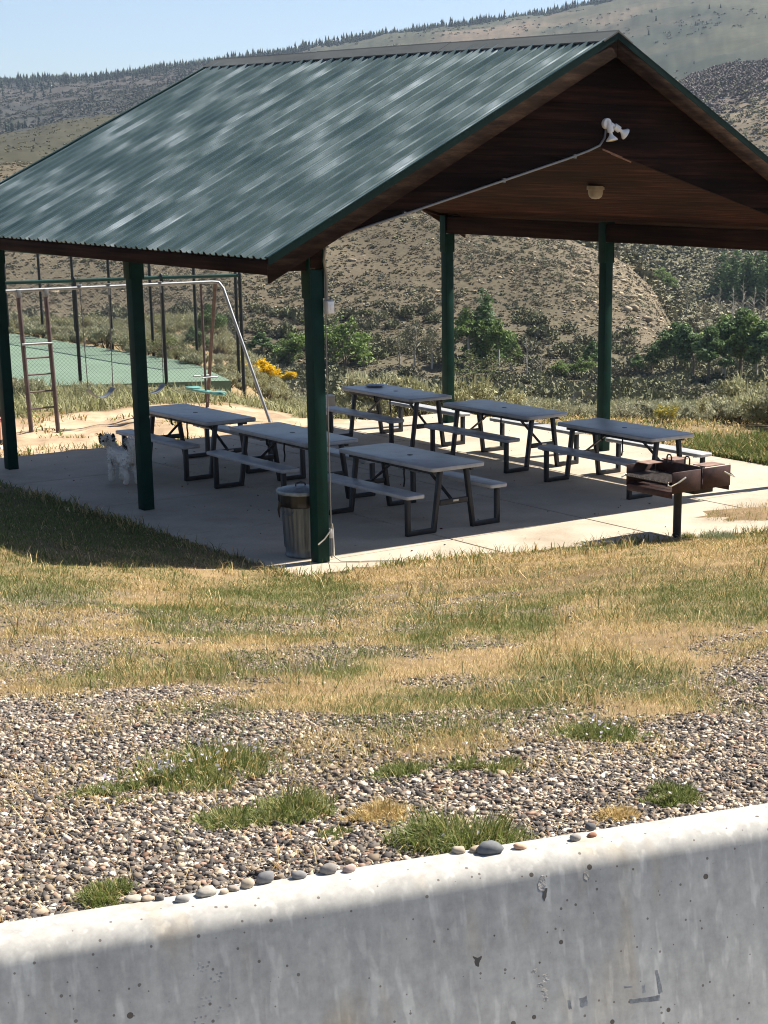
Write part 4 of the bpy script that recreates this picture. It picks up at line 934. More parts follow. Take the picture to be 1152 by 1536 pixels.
PEB = [(201, 1353, 28, .30, (.30, .27, .22), 'flat tan pebble first at the left end of the row on the barrier'), (222, 1352, 19, .5, (.34, .27, .20), 'tan rounded pebble touching the flat one near the left end of the barrier row'),
       (239, 1351, 13, .9, (.10, .095, .09), 'small dark upright pebble third from the left on the barrier'), (274, 1354, 22, .6, (.24, .23, .215), 'grey pebble standing alone with gaps both sides, left part of the barrier'),
       (309, 1346, 31, .5, (.29, .27, .235), 'long flat light grey pebble tilted on the left half of the barrier'), (336, 1341, 14, .6, (.30, .25, .19), 'small tan pebble just right of the long flat grey one'),
       (350, 1337, 18, .5, (.22, .19, .16), 'low brownish pebble between two tan pebbles on the barrier'), (371, 1333, 21, .8, (.36, .30, .23), 'pale tan upright pebble beside the big dark grey one'),
       (397, 1326, 27, .75, (.15, .15, .155), 'big dark grey wedge-shaped pebble on the left half of the barrier'), (448, 1319, 23, .65, (.17, .165, .165), 'grey pebble alone between the wedge-shaped stone and the brown pair'),
       (493, 1312, 25, .75, (.19, .175, .16), 'squarish grey-brown pebble left of the pink one'), (524, 1309, 20, .7, (.33, .25, .22), 'pinkish pebble last of the left row on the barrier'),
       (688, 1281, 20, .65, (.30, .26, .20), 'tan pebble first of the right group, left of the biggest stone'), (713, 1279, 20, .5, (.27, .22, .16), 'low brown pebble tucked against the biggest dark stone'),
       (736, 1283, 40, .55, (.12, .125, .13), 'biggest dark grey stone lying on the barrier'), (780, 1275, 20, .55, (.42, .27, .19), 'flat orange-tan pebble right of the biggest stone'),
       (863, 1262, 18, .75, (.24, .22, .20), 'grey-tan pebble beside the reddish brown one on the right'), (888, 1256, 15, .6, (.22, .11, .07), 'reddish brown pebble on the right part of the barrier'), (886, 1246, 18, .75, (.075, .075, .08), 'dark pebble on the back edge of the barrier above the reddish one')]
for (px, py, wp, hr, colr, lab) in PEB:
    p = at_z(px, py-wp*.15, BTOP+.001); dist = np.linalg.norm(p-CAM); wm = wp/FOC*dist*.5
    a = prn.uniform(0, 3); Vv = IV*(1+.14*prn.normal(size=(len(IV), 1))*.6)
    sh0 = np.sign(Vv)*np.abs(Vv)**.85; Vv = sh0*np.array([wm, wm*.75, wm*hr]); Vv[:, 2] = np.maximum(Vv[:, 2], -wm*hr*.55)
    tilt = prn.uniform(-.15, .15); Vv[:, 2] += Vv[:, 0]*tilt; Vv[:, 2] -= Vv[:, 2].min()
    base = math.atan2(BDIR[1], BDIR[0])+prn.uniform(-.3, .3); c_, s_ = math.cos(base), math.sin(base); Vv[:, :2] = Vv[:, :2] @ np.array([[c_, s_], [-s_, c_]])
    o = rawmesh('pebble', Vv, IF, 'stone', np.tile(np.array(colr)*1.25, (len(Vv), 1)), None, True); o.location = (p[0], p[1], BTOP-.0015); tag(o, lab, 'pebble', 'pebbles on the barrier')
# ------------------------------------------------------------------ gravel and grass
def wedge(n, d0, d1, pw, px0=-120, px1=1290):
    """random points between two distances, pw = 2 even per area, 0 even per log distance"""
    a = rng.uniform(px_az(px0, 900), px_az(px1, 900), n)
    u = rng.random(n); d = np.exp(np.log(d0)+u*np.log(d1/d0)) if pw == 0 else (d0**pw+u*(d1**pw-d0**pw))**(1/pw)
    return CAM[0]+d*np.sin(a), CAM[1]+d*np.cos(a), d
def keep(m, *A): return [q[m] for q in A]
x, y, d = wedge(360000, 3.1, 13.5, 1.4, -330, 1480)
gm, px, py = gravel_mask(x, y); ok = (rng.random(len(x)) < gm*np.where(d > 9.5, .55, 1)) & (barrier_perp(x, y) > .02)
x, y, d = keep(ok, x, y, d); n = len(x)
z = ground_z(x, y); sz = np.minimum(rng.lognormal(math.log(.0055), .38, n), .0125)*np.where(d > 7, .88, 1.05)
BV, BF = icos(1); sc3 = np.stack([sz*rng.uniform(.9, 1.5, n), sz*rng.uniform(.7, 1.1, n), sz*rng.uniform(.45, .8, n)], 1)
GP_ = [(.50, .41, .31), (.36, .29, .215), (.22, .175, .13), (.62, .55, .47), (.14, .122, .108), (.072, .064, .060), (.036, .033, .033), (.15, .09, .06), (.30, .20, .15)]
cols = pick(GP_, n, [.10, .13, .14, .055, .16, .185, .13, .05, .05])
rt = rotz(rng.uniform(0, 6.28, n)); til = rand_rot(n); rr = np.einsum('nij,njk->nik', np.where((rng.random(n) < .35)[:, None, None], til, np.eye(3)[None]), rt)
V, F, C = scatter_shapes(BV, BF, np.stack([x, y, z+sz*rng.uniform(-.25, .35, n)], 1), sc3, rr, cols, .33)
tag(rawmesh('gravel', V, F, 'stone', C), kind='stuff')
# grass
STRAW = [(.58, .43, .20), (.46, .33, .14), (.68, .54, .30), (.40, .28, .12), (.38, .31, .12)]
GRN = [(.11, .15, .035), (.15, .19, .05), (.20, .22, .07), (.09, .12, .03), (.24, .24, .09)]
def grass_field(n, d0, d1, pw, lmin, lmax, wmin, wmax, dens, greenf, px0=-120, px1=1290, gp=None, sp_=None):
    x, y, d = wedge(n, d0, d1, pw, px0, px1); ok = rng.random(n) < dens(x, y, d); x, y, d = keep(ok, x, y, d); n = len(x)
    z = ground_z(x, y); L = rng.uniform(lmin, lmax, n)*(.6+.8*fbm(x, y, 2.3, 3, 61)); W = rng.uniform(wmin, wmax, n)*np.clip(d/9, .8, 2.2)
    g = rng.random(n) < greenf(x, y); c = np.where(g[:, None], pick(gp or GRN, n), pick(sp_ or STRAW, n))
    L = L*np.where(g, .95, 1)
    return blades(np.stack([x, y, z-.006], 1), L, W, rng.uniform(0, 6.28, n), rng.uniform(.35, 1.7, n)*np.where(g, .75, 1.0), c)
def merge(parts):
    off = 0; Vs = []; Fs = []; Cs = []
    for V, F, C in parts: Vs.append(V); Fs.append(F+off); Cs.append(C); off += len(V)
    return np.vstack(Vs), np.vstack(Fs), np.vstack(Cs)
def slabish(x, y, m=.0): return (x > -.55-m) & (y > slab_front(x)-m) & (y < 8.25+m) & (x < 8.3+m)
def dens_lawn(x, y, d):
    gm, px, py = gravel_mask(x, y); n = fbm(x, y, 1.4, 4, 65); gr = green_mask(px, py, x, y)
    return np.where(slabish(x, y) | (sand_mask(x, y) > .3), 0, np.clip((1-gm*1.05)*(.36+1.1*sstep(.36, .6, n)*(.35+.65*sstep(.35, .6, fbm(x, y, 5.0, 2, 68)))+gr*.5)+.22*gm*sstep(.50, .64, fbm(x, y, 1.9, 3, 64)), 0, 1))
def green_lawn(x, y):
    P = np.stack([x, y, ground_z(x, y, False)], 1); px, py, _ = project(P); shade = (py < 850) & (px < 420)
    return np.clip(green_mask(px, py, x, y)*(.25+1.25*fbm(x, y, 4.5, 3, 121))+.32*sstep(.5, .68, fbm(x, y, 3.1, 3, 122))+.06+.5*shade, 0, .95)
lawn = [grass_field(520000, 5.0, 22, .8, .018, .065, .0020, .0040, dens_lawn, green_lawn, -330, 1480)]
def dens_edge(x, y, d):
    dx = np.maximum(-.55-x, 0); dy = np.maximum(slab_front(x)-y, 0); ds = np.hypot(dx, dy); return np.where(slabish(x, y, -.03) | (x > 6), 0, (1-sstep(.02, .42, ds))*(d < 26)*(.25+sstep(.4, .6, fbm(x, y, 1.5, 3, 66))))
lawn.append(grass_field(140000, 15.5, 27, 1, .05, .17, .004, .006, dens_edge, lambda x, y: .55+0*x, -250, 1400))
def dens_tuft(x, y, d):
    gm, px, py = gravel_mask(x, y); return np.where(slabish(x, y), 0, (1-gm)*sstep(.66, .74, fbm(x, y, 2.6, 3, 67)))
lawn.append(grass_field(60000, 6.5, 20, .8, .10, .20, .003, .005, dens_tuft, lambda x, y: .5+0*x))
# small green starts and flat dead stems between the stones
x, y, d = wedge(900, 3.6, 11, 1.3); gm, px, py = gravel_mask(x, y); near_g = sstep(1330, 1000, py)*.9+.12
ok = (rng.random(len(x)) < gm*near_g*sstep(.42, .58, fbm(x, y, .8, 3, 111))) & (barrier_perp(x, y) > .05); x, y, d = keep(ok, x, y, d)
k = rng.integers(8, 60, len(x)); X = np.repeat(x, k); Y = np.repeat(y, k); rr_ = np.repeat(rng.uniform(.02, .11, len(x)), k)*np.sqrt(rng.random(k.sum())); a = rng.uniform(0, 6.28, k.sum()); X = X+rr_*np.cos(a); Y = Y+rr_*np.sin(a)*1.3; n = len(X)
dry = np.repeat(rng.random(len(x)) < .4, k); lawn.append(blades(np.stack([X, Y, ground_z(X, Y)-.002], 1), rng.uniform(.012, .05, n), rng.uniform(.0018, .0042, n), a, rng.uniform(.3, 1.6, n), np.where(dry[:, None], pick(STRAW, n), pick(GRN, n))))
x, y, d = wedge(9000, 3.4, 12, 1.3); gm, px, py = gravel_mask(x, y); ok = (rng.random(len(x)) < gm*(.15+.5*sstep(.45, .65, fbm(x, y, 1.2, 3, 112)))) & (barrier_perp(x, y) > .05); x, y, d = keep(ok, x, y, d); n = len(x)
lawn.append(blades(np.stack([x, y, ground_z(x, y)+.008], 1), rng.uniform(.03, .11, n), rng.uniform(.0014, .003, n), rng.uniform(0, 6.28, n), rng.uniform(1.3, 1.75, n), pick(STRAW+[(.30, .22, .13), (.55, .45, .30)], n)))
V, F, C = merge(lawn); tag(rawmesh('lawn_grass', V, F, 'blade', C), kind='stuff')
# grass beyond the slab: green strip at the right, dry strip, tall pale grass round the sand
def in_px(x, y, x0, x1, y0, y1, soft=8):
    P = np.stack([x, y, ground_z(x, y, False)], 1); px, py, _ = project(P); n = (fbm(x, y, .8, 3, 71)-.5)*30
    return sstep(x0-soft, x0+soft, px+n)*(1-sstep(x1-soft, x1+soft, px+n))*sstep(y0-soft, y0+soft, py+n*.3)*(1-sstep(y1-soft, y1+soft, py+n*.3))
bk = []
def nosl(x, y): return (~slabish(x, y, .03))*(1-np.clip(sand_mask(x, y)*1.2, 0, 1))
bk.append(grass_field(50000, 22, 27.5, 1, .10, .26, .007, .012, lambda x, y, d: in_px(x, y, 1035, 1400, 664, 712)*nosl(x, y), lambda x, y: .85+0*x, 980, 1330))
bk.append(grass_field(45000, 22, 31, 1, .05, .15, .006, .011, lambda x, y, d: in_px(x, y, 470, 1400, 604, 668)*nosl(x, y)*.55*sstep(.38, .6, fbm(x, y, 1.0, 3, 73)), lambda x, y: .38+0*x, 440, 1330))
bk.append(grass_field(30000, 27, 38, 1, .16, .40, .008, .013, lambda x, y, d: nosl(x, y)*(d < 36.0)*sstep(.40, .58, fbm(x, y, .7, 3, 75)), lambda x, y: .5+0*x, -120, 620, [(.30, .31, .16), (.36, .35, .21), (.25, .27, .13)], [(.34, .33, .19), (.28, .29, .14)]))
bk.append(grass_field(9000, 25.0, 32, 1, .05, .12, .008, .012, lambda x, y, d: sand_mask(x, y)*sstep(.60, .68, fbm(x, y, .9, 3, 77))+.0, lambda x, y: .5+0*x, -120, 620))
bk.append(grass_field(30000, 24.6, 26.6, 1, .06, .16, .006, .010, lambda x, y, d: (y > 8.27)*(y < 8.6)*.3*sstep(.4, .6, fbm(x, y, 1.3, 2, 131)), lambda x, y: .5+0*x, -120, 640))
V, F, C = merge(bk); tag(rawmesh('meadow_grass', V, F, 'blade', C), kind='stuff')

# ------------------------------------------------------------------ plants
def leaf_quads(P, size, up, cols, aspect=.6):
    n = len(P); M = rand_rot(n); a = M[:, 0]*size[:, None]; b_ = M[:, 1]*size[:, None]*aspect
    a = a*(1-up)+np.array([0, 0, 1.])*size[:, None]*up
    V = np.stack([P-a-b_*.5, P+b_, P+a+b_*.3, P-b_], 1); return V.reshape(-1, 3), np.arange(4*n).reshape(n, 4), np.repeat(cols, 4, 0)
def lobes_points(lobes, n):
    vol = np.array([r[3]*r[4]*r[5] for r in lobes])**.8; k = rng.choice(len(lobes), n, p=vol/vol.sum()); L = np.array(lobes)[k]
    u = rng.normal(size=(n, 3)); u /= np.linalg.norm(u, axis=1)[:, None]; r = rng.random(n)**.45
    return L[:, :3]+u*r[:, None]*L[:, 3:6]
def sage_mesh(seed, pal, H=.6, Wd=.55, nb=1300, flowers=None, nf_=2600):
    global rng; keep_rng = rng; rng = np.random.default_rng(seed)
    ns = 9; parts = []; st = MB()
    lob = []
    for k in range(ns):
        a = rng.uniform(0, 6.28); rr_ = rng.uniform(.1, .8)*Wd; h = H*rng.uniform(.5, .85)*(1-.35*(rr_/Wd)**2)
        lob.append((rr_*math.cos(a), rr_*math.sin(a), h, Wd*rng.uniform(.2, .34), Wd*rng.uniform(.2, .34), H*rng.uniform(.16, .28)))
    P = lobes_points(lob, nb); P[:, 2] = np.maximum(P[:, 2], .04)
    out = P*np.array([1, 1, .3]); nrm = np.linalg.norm(out[:, :2], axis=1)
    az = np.arctan2(P[:, 0], P[:, 1])+rng.normal(size=nb)*.5; cols = pick(pal, nb)
    nq = int(nb*.7); V, F, C = leaf_quads(P[:nq], rng.uniform(.018, .04, nq), .25, cols[:nq]); parts.append((V, np.vstack([F[:, [0, 1, 2]], F[:, [0, 2, 3]]]), C))
    q_ = slice(nq, nb); V, F, C = blades(P[q_], rng.uniform(.05, .12, nb-nq), rng.uniform(.010, .020, nb-nq), az[q_], np.clip(nrm[q_]/Wd*.8+rng.normal(size=nb-nq)*.4, 0, 1.5), cols[q_])
    parts.append((V, F, C))
    # woody stems
    sv = []; sf = []; scol = []
    for k in range(26):
        l = lob[k % ns]; tgt = np.array(l[:3])+rng.normal(size=3)*.08; base = np.array([rng.normal()*.05, rng.normal()*.05, -.05]); w_ = .012
        t = tgt-base; s_ = np.cross(t, [0, 0, 1.]); s_ /= np.linalg.norm(s_)+1e-6; i = len(sv); q_ = np.cross(t, s_); q_ /= np.linalg.norm(q_)
        sv += [base-s_*w_, base+s_*w_, tgt+s_*.003, tgt-s_*.003, base-q_*w_, base+q_*w_, tgt+q_*.003, tgt-q_*.003]; sf += [(i, i+1, i+2), (i, i+2, i+3), (i+4, i+5, i+6), (i+4, i+6, i+7)]; scol += [(.12, .095, .07)]*8
    parts.append((np.array(sv), np.array(sf), np.array(scol)))
    if flowers is not None:
        P = lobes_points(lob, nf_); P[:, 2] += H*.10; P[:, :2] *= 1.08; V, F, C = leaf_quads(P, rng.uniform(.018, .038, nf_), .0, pick(flowers, nf_)); F3 = np.vstack([F[:, [0, 1, 2]], F[:, [0, 2, 3]]]); parts.append((V, F3, C))
    rng = keep_rng; return merge(parts)
SAGE = [(.34, .35, .23), (.41, .415, .285), (.28, .295, .185), (.45, .435, .29), (.31, .31, .195)]
SAGE2 = [(.34, .34, .19), (.28, .285, .155), (.40, .375, .22), (.25, .26, .14)]
protos = []
for k in range(6):
    V, F, C = sage_mesh(100+k, SAGE if k < 4 else SAGE2, H=.48+.07*(k % 3), Wd=.46+.04*k, nb=2000)
    o = rawmesh('sagebrush', V, F, 'leaf', C); protos.append(o)
def ylim(px): return np.interp(px, [-100, 40, 380, 480, 560, 700, 800, 900, 1000, 1152, 1300], [601, 601, 598, 612, 626, 622, 616, 608, 616, 641, 655])
cand = []
x, y, d = wedge(5200, 26.3, 60, 1.5, -60, 1230); z = ground_z(x, y); px, py, _ = project(np.stack([x, y, z], 1))
ok = (py < ylim(px)+rng.normal(size=len(x))*4) & (sand_mask(x, y) < .2) & ~slabish(x, y, .5)
def in_court(x, y, grow=.5):
    P = np.array(CRTP); c = np.zeros(len(x), bool); ctr_ = P.mean(0); Q = ctr_+(P-ctr_)*(1+.04)
    for (x1, y1), (x2, y2) in zip(Q, np.roll(Q, -1, 0)): c ^= ((y1 > y) != (y2 > y)) & (x < (x2-x1)*(y-y1)/(y2-y1+1e-12)+x1)
    return c
ok &= ~((px > 340) & (px < 466) & (d > 30.2) & (d < 36))
ok &= ~in_court(x, y) & ~((px < 375) & (d > 34.2) & (d < 38))
x, y, z, d, px = keep(ok, x, y, z, d, px); order = np.argsort(d); sel = []; used_p = 0
for i in order:
    mind = .62 if px[i] > 470 else .58
    if all((x[i]-x[j])**2+(y[i]-y[j])**2 > mind**2 for j in sel[-160:]):
        sel.append(i)
    if len(sel) >= 290: break
for c_, i in enumerate(sel):
    k = int(rng.integers(0, 6))
    if used_p < 6 and c_ < 6: o = protos[c_]; used_p += 1
    else: o = protos[k].copy(); COL.objects.link(o)
    s = rng.uniform(.75, 1.4)*(.66 if px[i] < 470 else 1.05); o.location = (x[i], y[i], z[i]-.04); o.rotation_euler = (0, 0, rng.uniform(0, 6.28)); o.scale = (s*rng.uniform(.9, 1.3), s*rng.uniform(.9, 1.3), s*rng.uniform(.85, 1.15))
    tag(o, 'grey-green sagebrush in the dense belt beyond the slab and the sandpit', 'sagebrush', 'sagebrush belt beyond the slab')
maxd = d[sel[-1]]
# rest of the belt, further out, one mass
xx, yy, dd_ = wedge(900, maxd, 75, 1.2, -160, 1330); okk = ~in_court(xx, yy) & ~((np.arctan2(xx-CAM[0], yy-CAM[1]) < px_az(375)) & (dd_ < 38)); xx, yy = xx[okk], yy[okk]; zz = ground_z(xx, yy); mp = []
small = [sage_mesh(200+k, SAGE if k % 2 else SAGE2, H=.6, Wd=.6, nb=420) for k in range(4)]
small = [(V, F, C) for V, F, C in small]
for k in range(len(xx)):
    V, F, C = small[k % 4]; a = rng.uniform(0, 6.28); s = rng.uniform(.8, 1.5); M = np.array([[math.cos(a), -math.sin(a), 0], [math.sin(a), math.cos(a), 0], [0, 0, 1]])*s; mp.append(((V @ M.T)+np.array([xx[k], yy[k], zz[k]-.05]), F, C*rng.uniform(.8, 1.15)))
V, F, C = merge(mp); tag(rawmesh('sagebrush_cover', V, F, 'leaf', C), kind='stuff')
YEL = [(.72, .48, .02), (.80, .56, .03), (.60, .42, .02)]; RB = [(.24, .25, .09), (.18, .20, .07), (.28, .27, .11)]
rbp = []
for k in range(3): V, F, C = sage_mesh(300+k, RB, H=.6, Wd=.5, nb=800, flowers=YEL); rbp.append(rawmesh('rabbitbrush', V, F, 'leaf', C))
RBL = [(383, 580, 1.15, 'yellow flowering bush beside the leaning swing brace'), (410, 579, 1.45, 'largest yellow flowering bush, between the swing brace and the front post'), (434, 580, 1.5, 'yellow flowering bush just left of the front post, half behind it'),
       (935, 620, .8, 'small yellow flowering bush just right of the far corner post'), (962, 618, .85, 'yellow flowering bush in the sagebrush, second right of the far post'), (988, 624, .75, 'low yellow-green bush third right of the far post'), (890, 622, .55, 'small yellow bush just left of the middle post of the far eave'), (1000, 634, .55, 'dull yellow-green bush at the near edge of the sagebrush'), (364, 578, .8, 'small yellow bush left of the swing brace')]
V, F, C = sage_mesh(305, RB, H=.6, Wd=.5, nb=900, flowers=[(.42, .34, .05), (.50, .40, .06), (.34, .31, .08)], nf_=520); dull = rawmesh('rabbitbrush', V, F, 'leaf', C); nd = 0
for i, (px, py, s, lab) in enumerate(RBL):
    if i < 3: o = rbp[i]
    elif i == len(RBL)-1: o = rbp[0].copy(); COL.objects.link(o)
    else:
        o = dull if nd == 0 else dull.copy(); nd += 1
        if nd > 1: COL.objects.link(o)
    r_ = drop(px, py); o.location = (r_[0][0], r_[0][1], r_[0][2]-.03); o.scale = (s*1.1, s*1.1, s); o.rotation_euler = (0, 0, i*1.3); tag(o, lab, 'flowering bush', 'yellow rabbitbrush')

# ------------------------------------------------------------------ trees
def tree_mesh(seed, pal, kind='round', nleaf=2000, leaf=.045):
    """unit height; returns crown arrays and trunk MB"""
    global rng; keep_rng = rng; rng = np.random.default_rng(seed); tr = MB(); lob = []
    nst = 1 if kind != 'bush' else 4
    for s in range(nst):
        bx, by = (0, 0) if nst == 1 else (rng.normal()*.10, rng.normal()*.10); top = np.array([bx*2+rng.normal()*.04, by*2+rng.normal()*.04, .82])
        tr.tube([(bx*.4, by*.4, -.04), (bx, by, .3), tuple(top)], [.026/nst**.4, .018/nst**.4, .006], 6)
        nb = 7 if nst == 1 else 4
        for k in range(nb):
            f = .28+.5*k/nb; a = k*2.4+rng.uniform(-.5, .5); p0 = np.array([bx, by, .1])+(top-np.array([bx, by, .1]))*f; rad = (.26 if kind == 'round' else .34 if kind == 'bush' else .20)*(1.15-f)*rng.uniform(.8, 1.3)
            p1 = p0+np.array([math.cos(a)*rad, math.sin(a)*rad, .10]); tr.tube([tuple(p0), tuple(p1)], [.009, .003], 5); r = rng.uniform(.10, .16)*(1 if kind != 'slim' else .8); lob.append((*p1, r, r, r*.8))
        lob.append((*top, .10, .10, .15)); lob.append((bx, by, .62, .14, .14, .16))
    if kind == 'bush': lob += [(.2*math.cos(k*.9), .2*math.sin(k*.9), .22+.12*(k % 3), .15, .15, .15) for k in range(7)]
    if kind == 'cone': lob = [(.02*math.cos(k*2.4), .02*math.sin(k*2.4), .12+.86*k/9, (.25-.022*k)*(.9 if k % 2 else 1.1), (.25-.022*k), .10) for k in range(10)]
    P = lobes_points(lob, nleaf)
    lump = fbm(P[:, 0]*9+3, P[:, 1]*9+P[:, 2]*11, 1, 2, seed); P = P[lump > .36]; n = len(P)
    br = fbm(P[:, 0]*5, P[:, 1]*5+P[:, 2]*6, 1, 2, seed+5)[:, None]
    V, F, C = leaf_quads(P, rng.uniform(.5, 1.2, n)*leaf*.5, .1, pick(pal, n)*(.7+.6*br)); rng = keep_rng
    return V, F, C, tr
DK = [(.105, .17, .065), (.135, .205, .085), (.08, .13, .052), (.155, .225, .095)]
MD = [(.13, .195, .05), (.17, .245, .07), (.095, .15, .04), (.20, .265, .085)]
PL = [(.15, .18, .07), (.18, .20, .085), (.12, .145, .055)]
GYT = [(.13, .125, .075), (.16, .15, .095), (.10, .10, .06)]
def make_tree(seed, pal, kind, nleaf, leaf, bark, name):
    r = empty(name); V, F, C, tr = tree_mesh(seed, pal, kind, nleaf, leaf); tr.build('trunk', bark, r, smooth=60); rawmesh('crown', V, F, 'leaf', C, r); return r
TP = {'cone': [make_tree(s, DK, 'cone', 2600, .06, 'bark', 'tree') for s in (21, 22, 23)], 'dark': [make_tree(s, DK, 'round', 3400, .062, 'bark', 'tree') for s in (1, 2, 3)], 'bush': [make_tree(s, MD, 'bush', 4200, .058, 'bark', 'bushy_tree') for s in (4, 5)],
      'mid': [make_tree(s, MD, 'round', 2800, .058, 'pale_bark', 'tree') for s in (6, 7)], 'pale': [make_tree(s, PL, 'bush', 1500, .05, 'bark', 'bushy_tree') for s in (8,)], 'sparse': [make_tree(s, GYT, 'slim', 650, .045, 'pale_bark', 'tree') for s in (9, 10)]}
def bare_tree():
    r = empty('bare_tree'); t = MB(); q = random.Random(4); t.tube([(0, 0, -.03), (.01, 0, .5), (.0, .02, 1.0)], [.014, .010, .003], 5)
    for k in range(22):
        f = .25+.7*k/22; a = q.uniform(0, 6.28); L_ = .22*(1.1-f); p = (.01*f, .01*f, f); e = (p[0]+math.cos(a)*L_, p[1]+math.sin(a)*L_, f+L_*.9); t.tube([p, e], [.005, .0015], 4)
        for j in range(2): a2 = a+q.uniform(-.8, .8); mpt = tuple((np.array(p)+np.array(e))/2); t.tube([mpt, (mpt[0]+math.cos(a2)*L_*.5, mpt[1]+math.sin(a2)*L_*.5, mpt[2]+L_*.5)], [.003, .001], 4)
    t.build('trunk', 'pale_bark', r); return r
TP['bare'] = [bare_tree()]
usedT = {}
TREES = [('bush', 520, 552, 78, 1.35, 'bright green bushy tree just right of the front post'), ('bush', 432, 548, 50, 1.2, 'dark green bush left of the front post above the yellow flowers'), ('dark', 394, 540, 40, 1.5, 'small dark round tree between the swing brace and the front post'),
 ('pale', 262, 540, 48, 1.5, 'olive green bush behind the far court fence, by the glider'), ('dark', 318, 518, 62, 1.1, 'dark green tree on the slope behind the top of the swing brace'), ('dark', 300, 535, 45, 1.3, 'low green bush behind the glider pole'),
 ('mid', 703, 552, 90, 1.0, 'green tree right beside the back corner post, left of its group'), ('cone', 727, 548, 104, .9, 'tallest tree of the group right of the back corner post'), ('mid', 748, 552, 76, 1.0, 'green tree at the right of the group by the back corner post'), ('pale', 718, 584, 66, 1.3, 'pale green bush low in front of the group by the back corner post'), ('mid', 766, 556, 50, 1.0, 'smallest tree at the right end of the group by the back corner post'),
 ('sparse', 600, 556, 62, 1.0, 'thin grey-green tree right of the bright bushy tree'), ('sparse', 622, 552, 72, .9, 'thin sparse tree in the middle of the gap left of the back corner post'), ('sparse', 648, 556, 66, 1.0, 'thin sparse tree just left of the back corner post'), ('bare', 790, 566, 58, 1.0, 'bare grey tree between the two far posts, left one'), ('bare', 812, 568, 50, 1.0, 'bare grey tree between the two far posts, right one'),
 ('dark', 888, 560, 50, 1.0, 'dark tree directly left of the middle post of the far eave'), ('bush', 872, 566, 30, 1.4, 'low bright green bush left of the middle post of the far eave'), ('bush', 842, 566, 26, 1.5, 'bright low bush between the far posts'),
 ('dark', 1012, 564, 82, 1.15, 'dark tree at the left end of the lower grove'), ('dark', 1040, 568, 84, 1.1, 'second dark tree of the lower grove, beside its left end'), ('dark', 1062, 578, 92, 1.1, 'third dark tree of the lower grove'), ('mid', 1086, 572, 104, 1.1, 'lighter green tree in the middle of the lower grove'), ('dark', 1110, 572, 112, 1.05, 'tallest dark tree of the lower grove'), ('mid', 1134, 574, 108, 1.1, 'lighter green tree near the right edge in the lower grove'), ('dark', 1156, 576, 96, 1.1, 'dark tree cut by the right edge in the lower grove'), ('dark', 978, 560, 42, 1.1, 'small dark tree standing apart left of the lower grove'), ('dark', 955, 566, 34, 1.1, 'tiny dark tree farthest left of the lower grove'),
 ('cone', 1084, 446, 62, 1.0, 'dark tree at the left end of the upper grove on the slope'), ('cone', 1102, 452, 72, 1.0, 'dark tree second from the left in the upper grove'), ('cone', 1120, 456, 70, 1.0, 'dark tree in the middle of the upper grove'), ('cone', 1139, 456, 74, 1.0, 'dark tree right of the middle in the upper grove'), ('cone', 1155, 462, 80, 1.0, 'dark tree cut by the right edge in the upper grove'),
 ('bush', 992, 426, 26, 1.5, 'green bush at the crest of the near hill, left one'), ('bush', 1006, 434, 22, 1.5, 'green bush at the crest of the near hill, right one'),
 ('bare', 1078, 482, 48, 1.1, 'bare grey tree leftmost below the upper grove'), ('bare', 1098, 490, 58, 1.1, 'bare grey tree second below the upper grove'), ('bare', 1114, 488, 62, 1.1, 'bare grey tree in the middle of the bare stand below the upper grove'), ('bare', 1130, 492, 60, 1.1, 'bare grey tree fourth in the bare stand below the upper grove'), ('bare', 1146, 490, 58, 1.1, 'bare grey tree at the right edge below the upper grove'), ('sparse', 1058, 498, 50, 1.2, 'sparse grey-green tree left of the bare stand'), ('sparse', 1030, 470, 40, 1.3, 'sparse grey-green bush in the gully behind the near hill'), ('pale', 1075, 520, 40, 1.3, 'pale bush between the lower grove and the bare stand')]
for (kd, px, py, hp, wf, lab) in TREES:
    r_ = drop(px, py)
    if r_ is None: continue
    P_, dd = r_
    i = usedT.get(kd, 0); usedT[kd] = i+1
    if kd == 'cone': wf *= 1.4
    L_ = TP[kd]; o = L_[i] if i < len(L_) else copy_tree(L_[i % len(L_)])
    h = hp*dd/FOC; o.location = (P_[0], P_[1], P_[2]); o.scale = (h*wf*1.15, h*wf*1.15, h); o.rotation_euler = (0, 0, i*1.9); tag(o, lab, 'tree' if kd != 'bush' and kd != 'pale' else 'bush', 'trees and bushes below the hills')

# ------------------------------------------------------------------ hillside cover, rocks, far forest
def leafy(nq, sz, seed):
    global rng; kr = rng; rng = np.random.default_rng(seed); u = rng.normal(size=(nq, 3)); u /= np.linalg.norm(u, axis=1)[:, None]; u[:, 2] = np.abs(u[:, 2])*1.1
    V, F, C = leaf_quads(u*rng.uniform(.45, 1.0, (nq, 1)), rng.uniform(.6, 1.3, nq)*sz, .1, np.ones((nq, 3))); rng = kr; return V, F
LF40 = leafy(44, .36, 1); LF16 = leafy(18, .55, 2); LF120 = leafy(150, .20, 3)
def blob_field(name, n, d0, d1, pw, px0, px1, s0, s1, pal, dens, mat='far_leaf', hz_=.75, sub=LF16):
    x, y, d = wedge(n, d0, d1, pw, px0, px1); ok = rng.random(n) < dens(x, y, d); x, y, d = keep(ok, x, y, d); n = len(x); z = ground_z(x, y); s = rng.uniform(s0, s1, n)
    V, F, C = scatter_shapes(*sub, np.stack([x, y, z+s*.05], 1), np.stack([s, s*rng.uniform(.8, 1.2, n), s*hz_*rng.uniform(.8, 1.2, n)], 1), rotz(rng.uniform(0, 6.28, n)), pick(pal, n), .06)
    return V, F, C
HS = [(.23, .218, .155), (.26, .243, .175), (.28, .258, .19), (.21, .20, .14), (.23, .235, .155)]
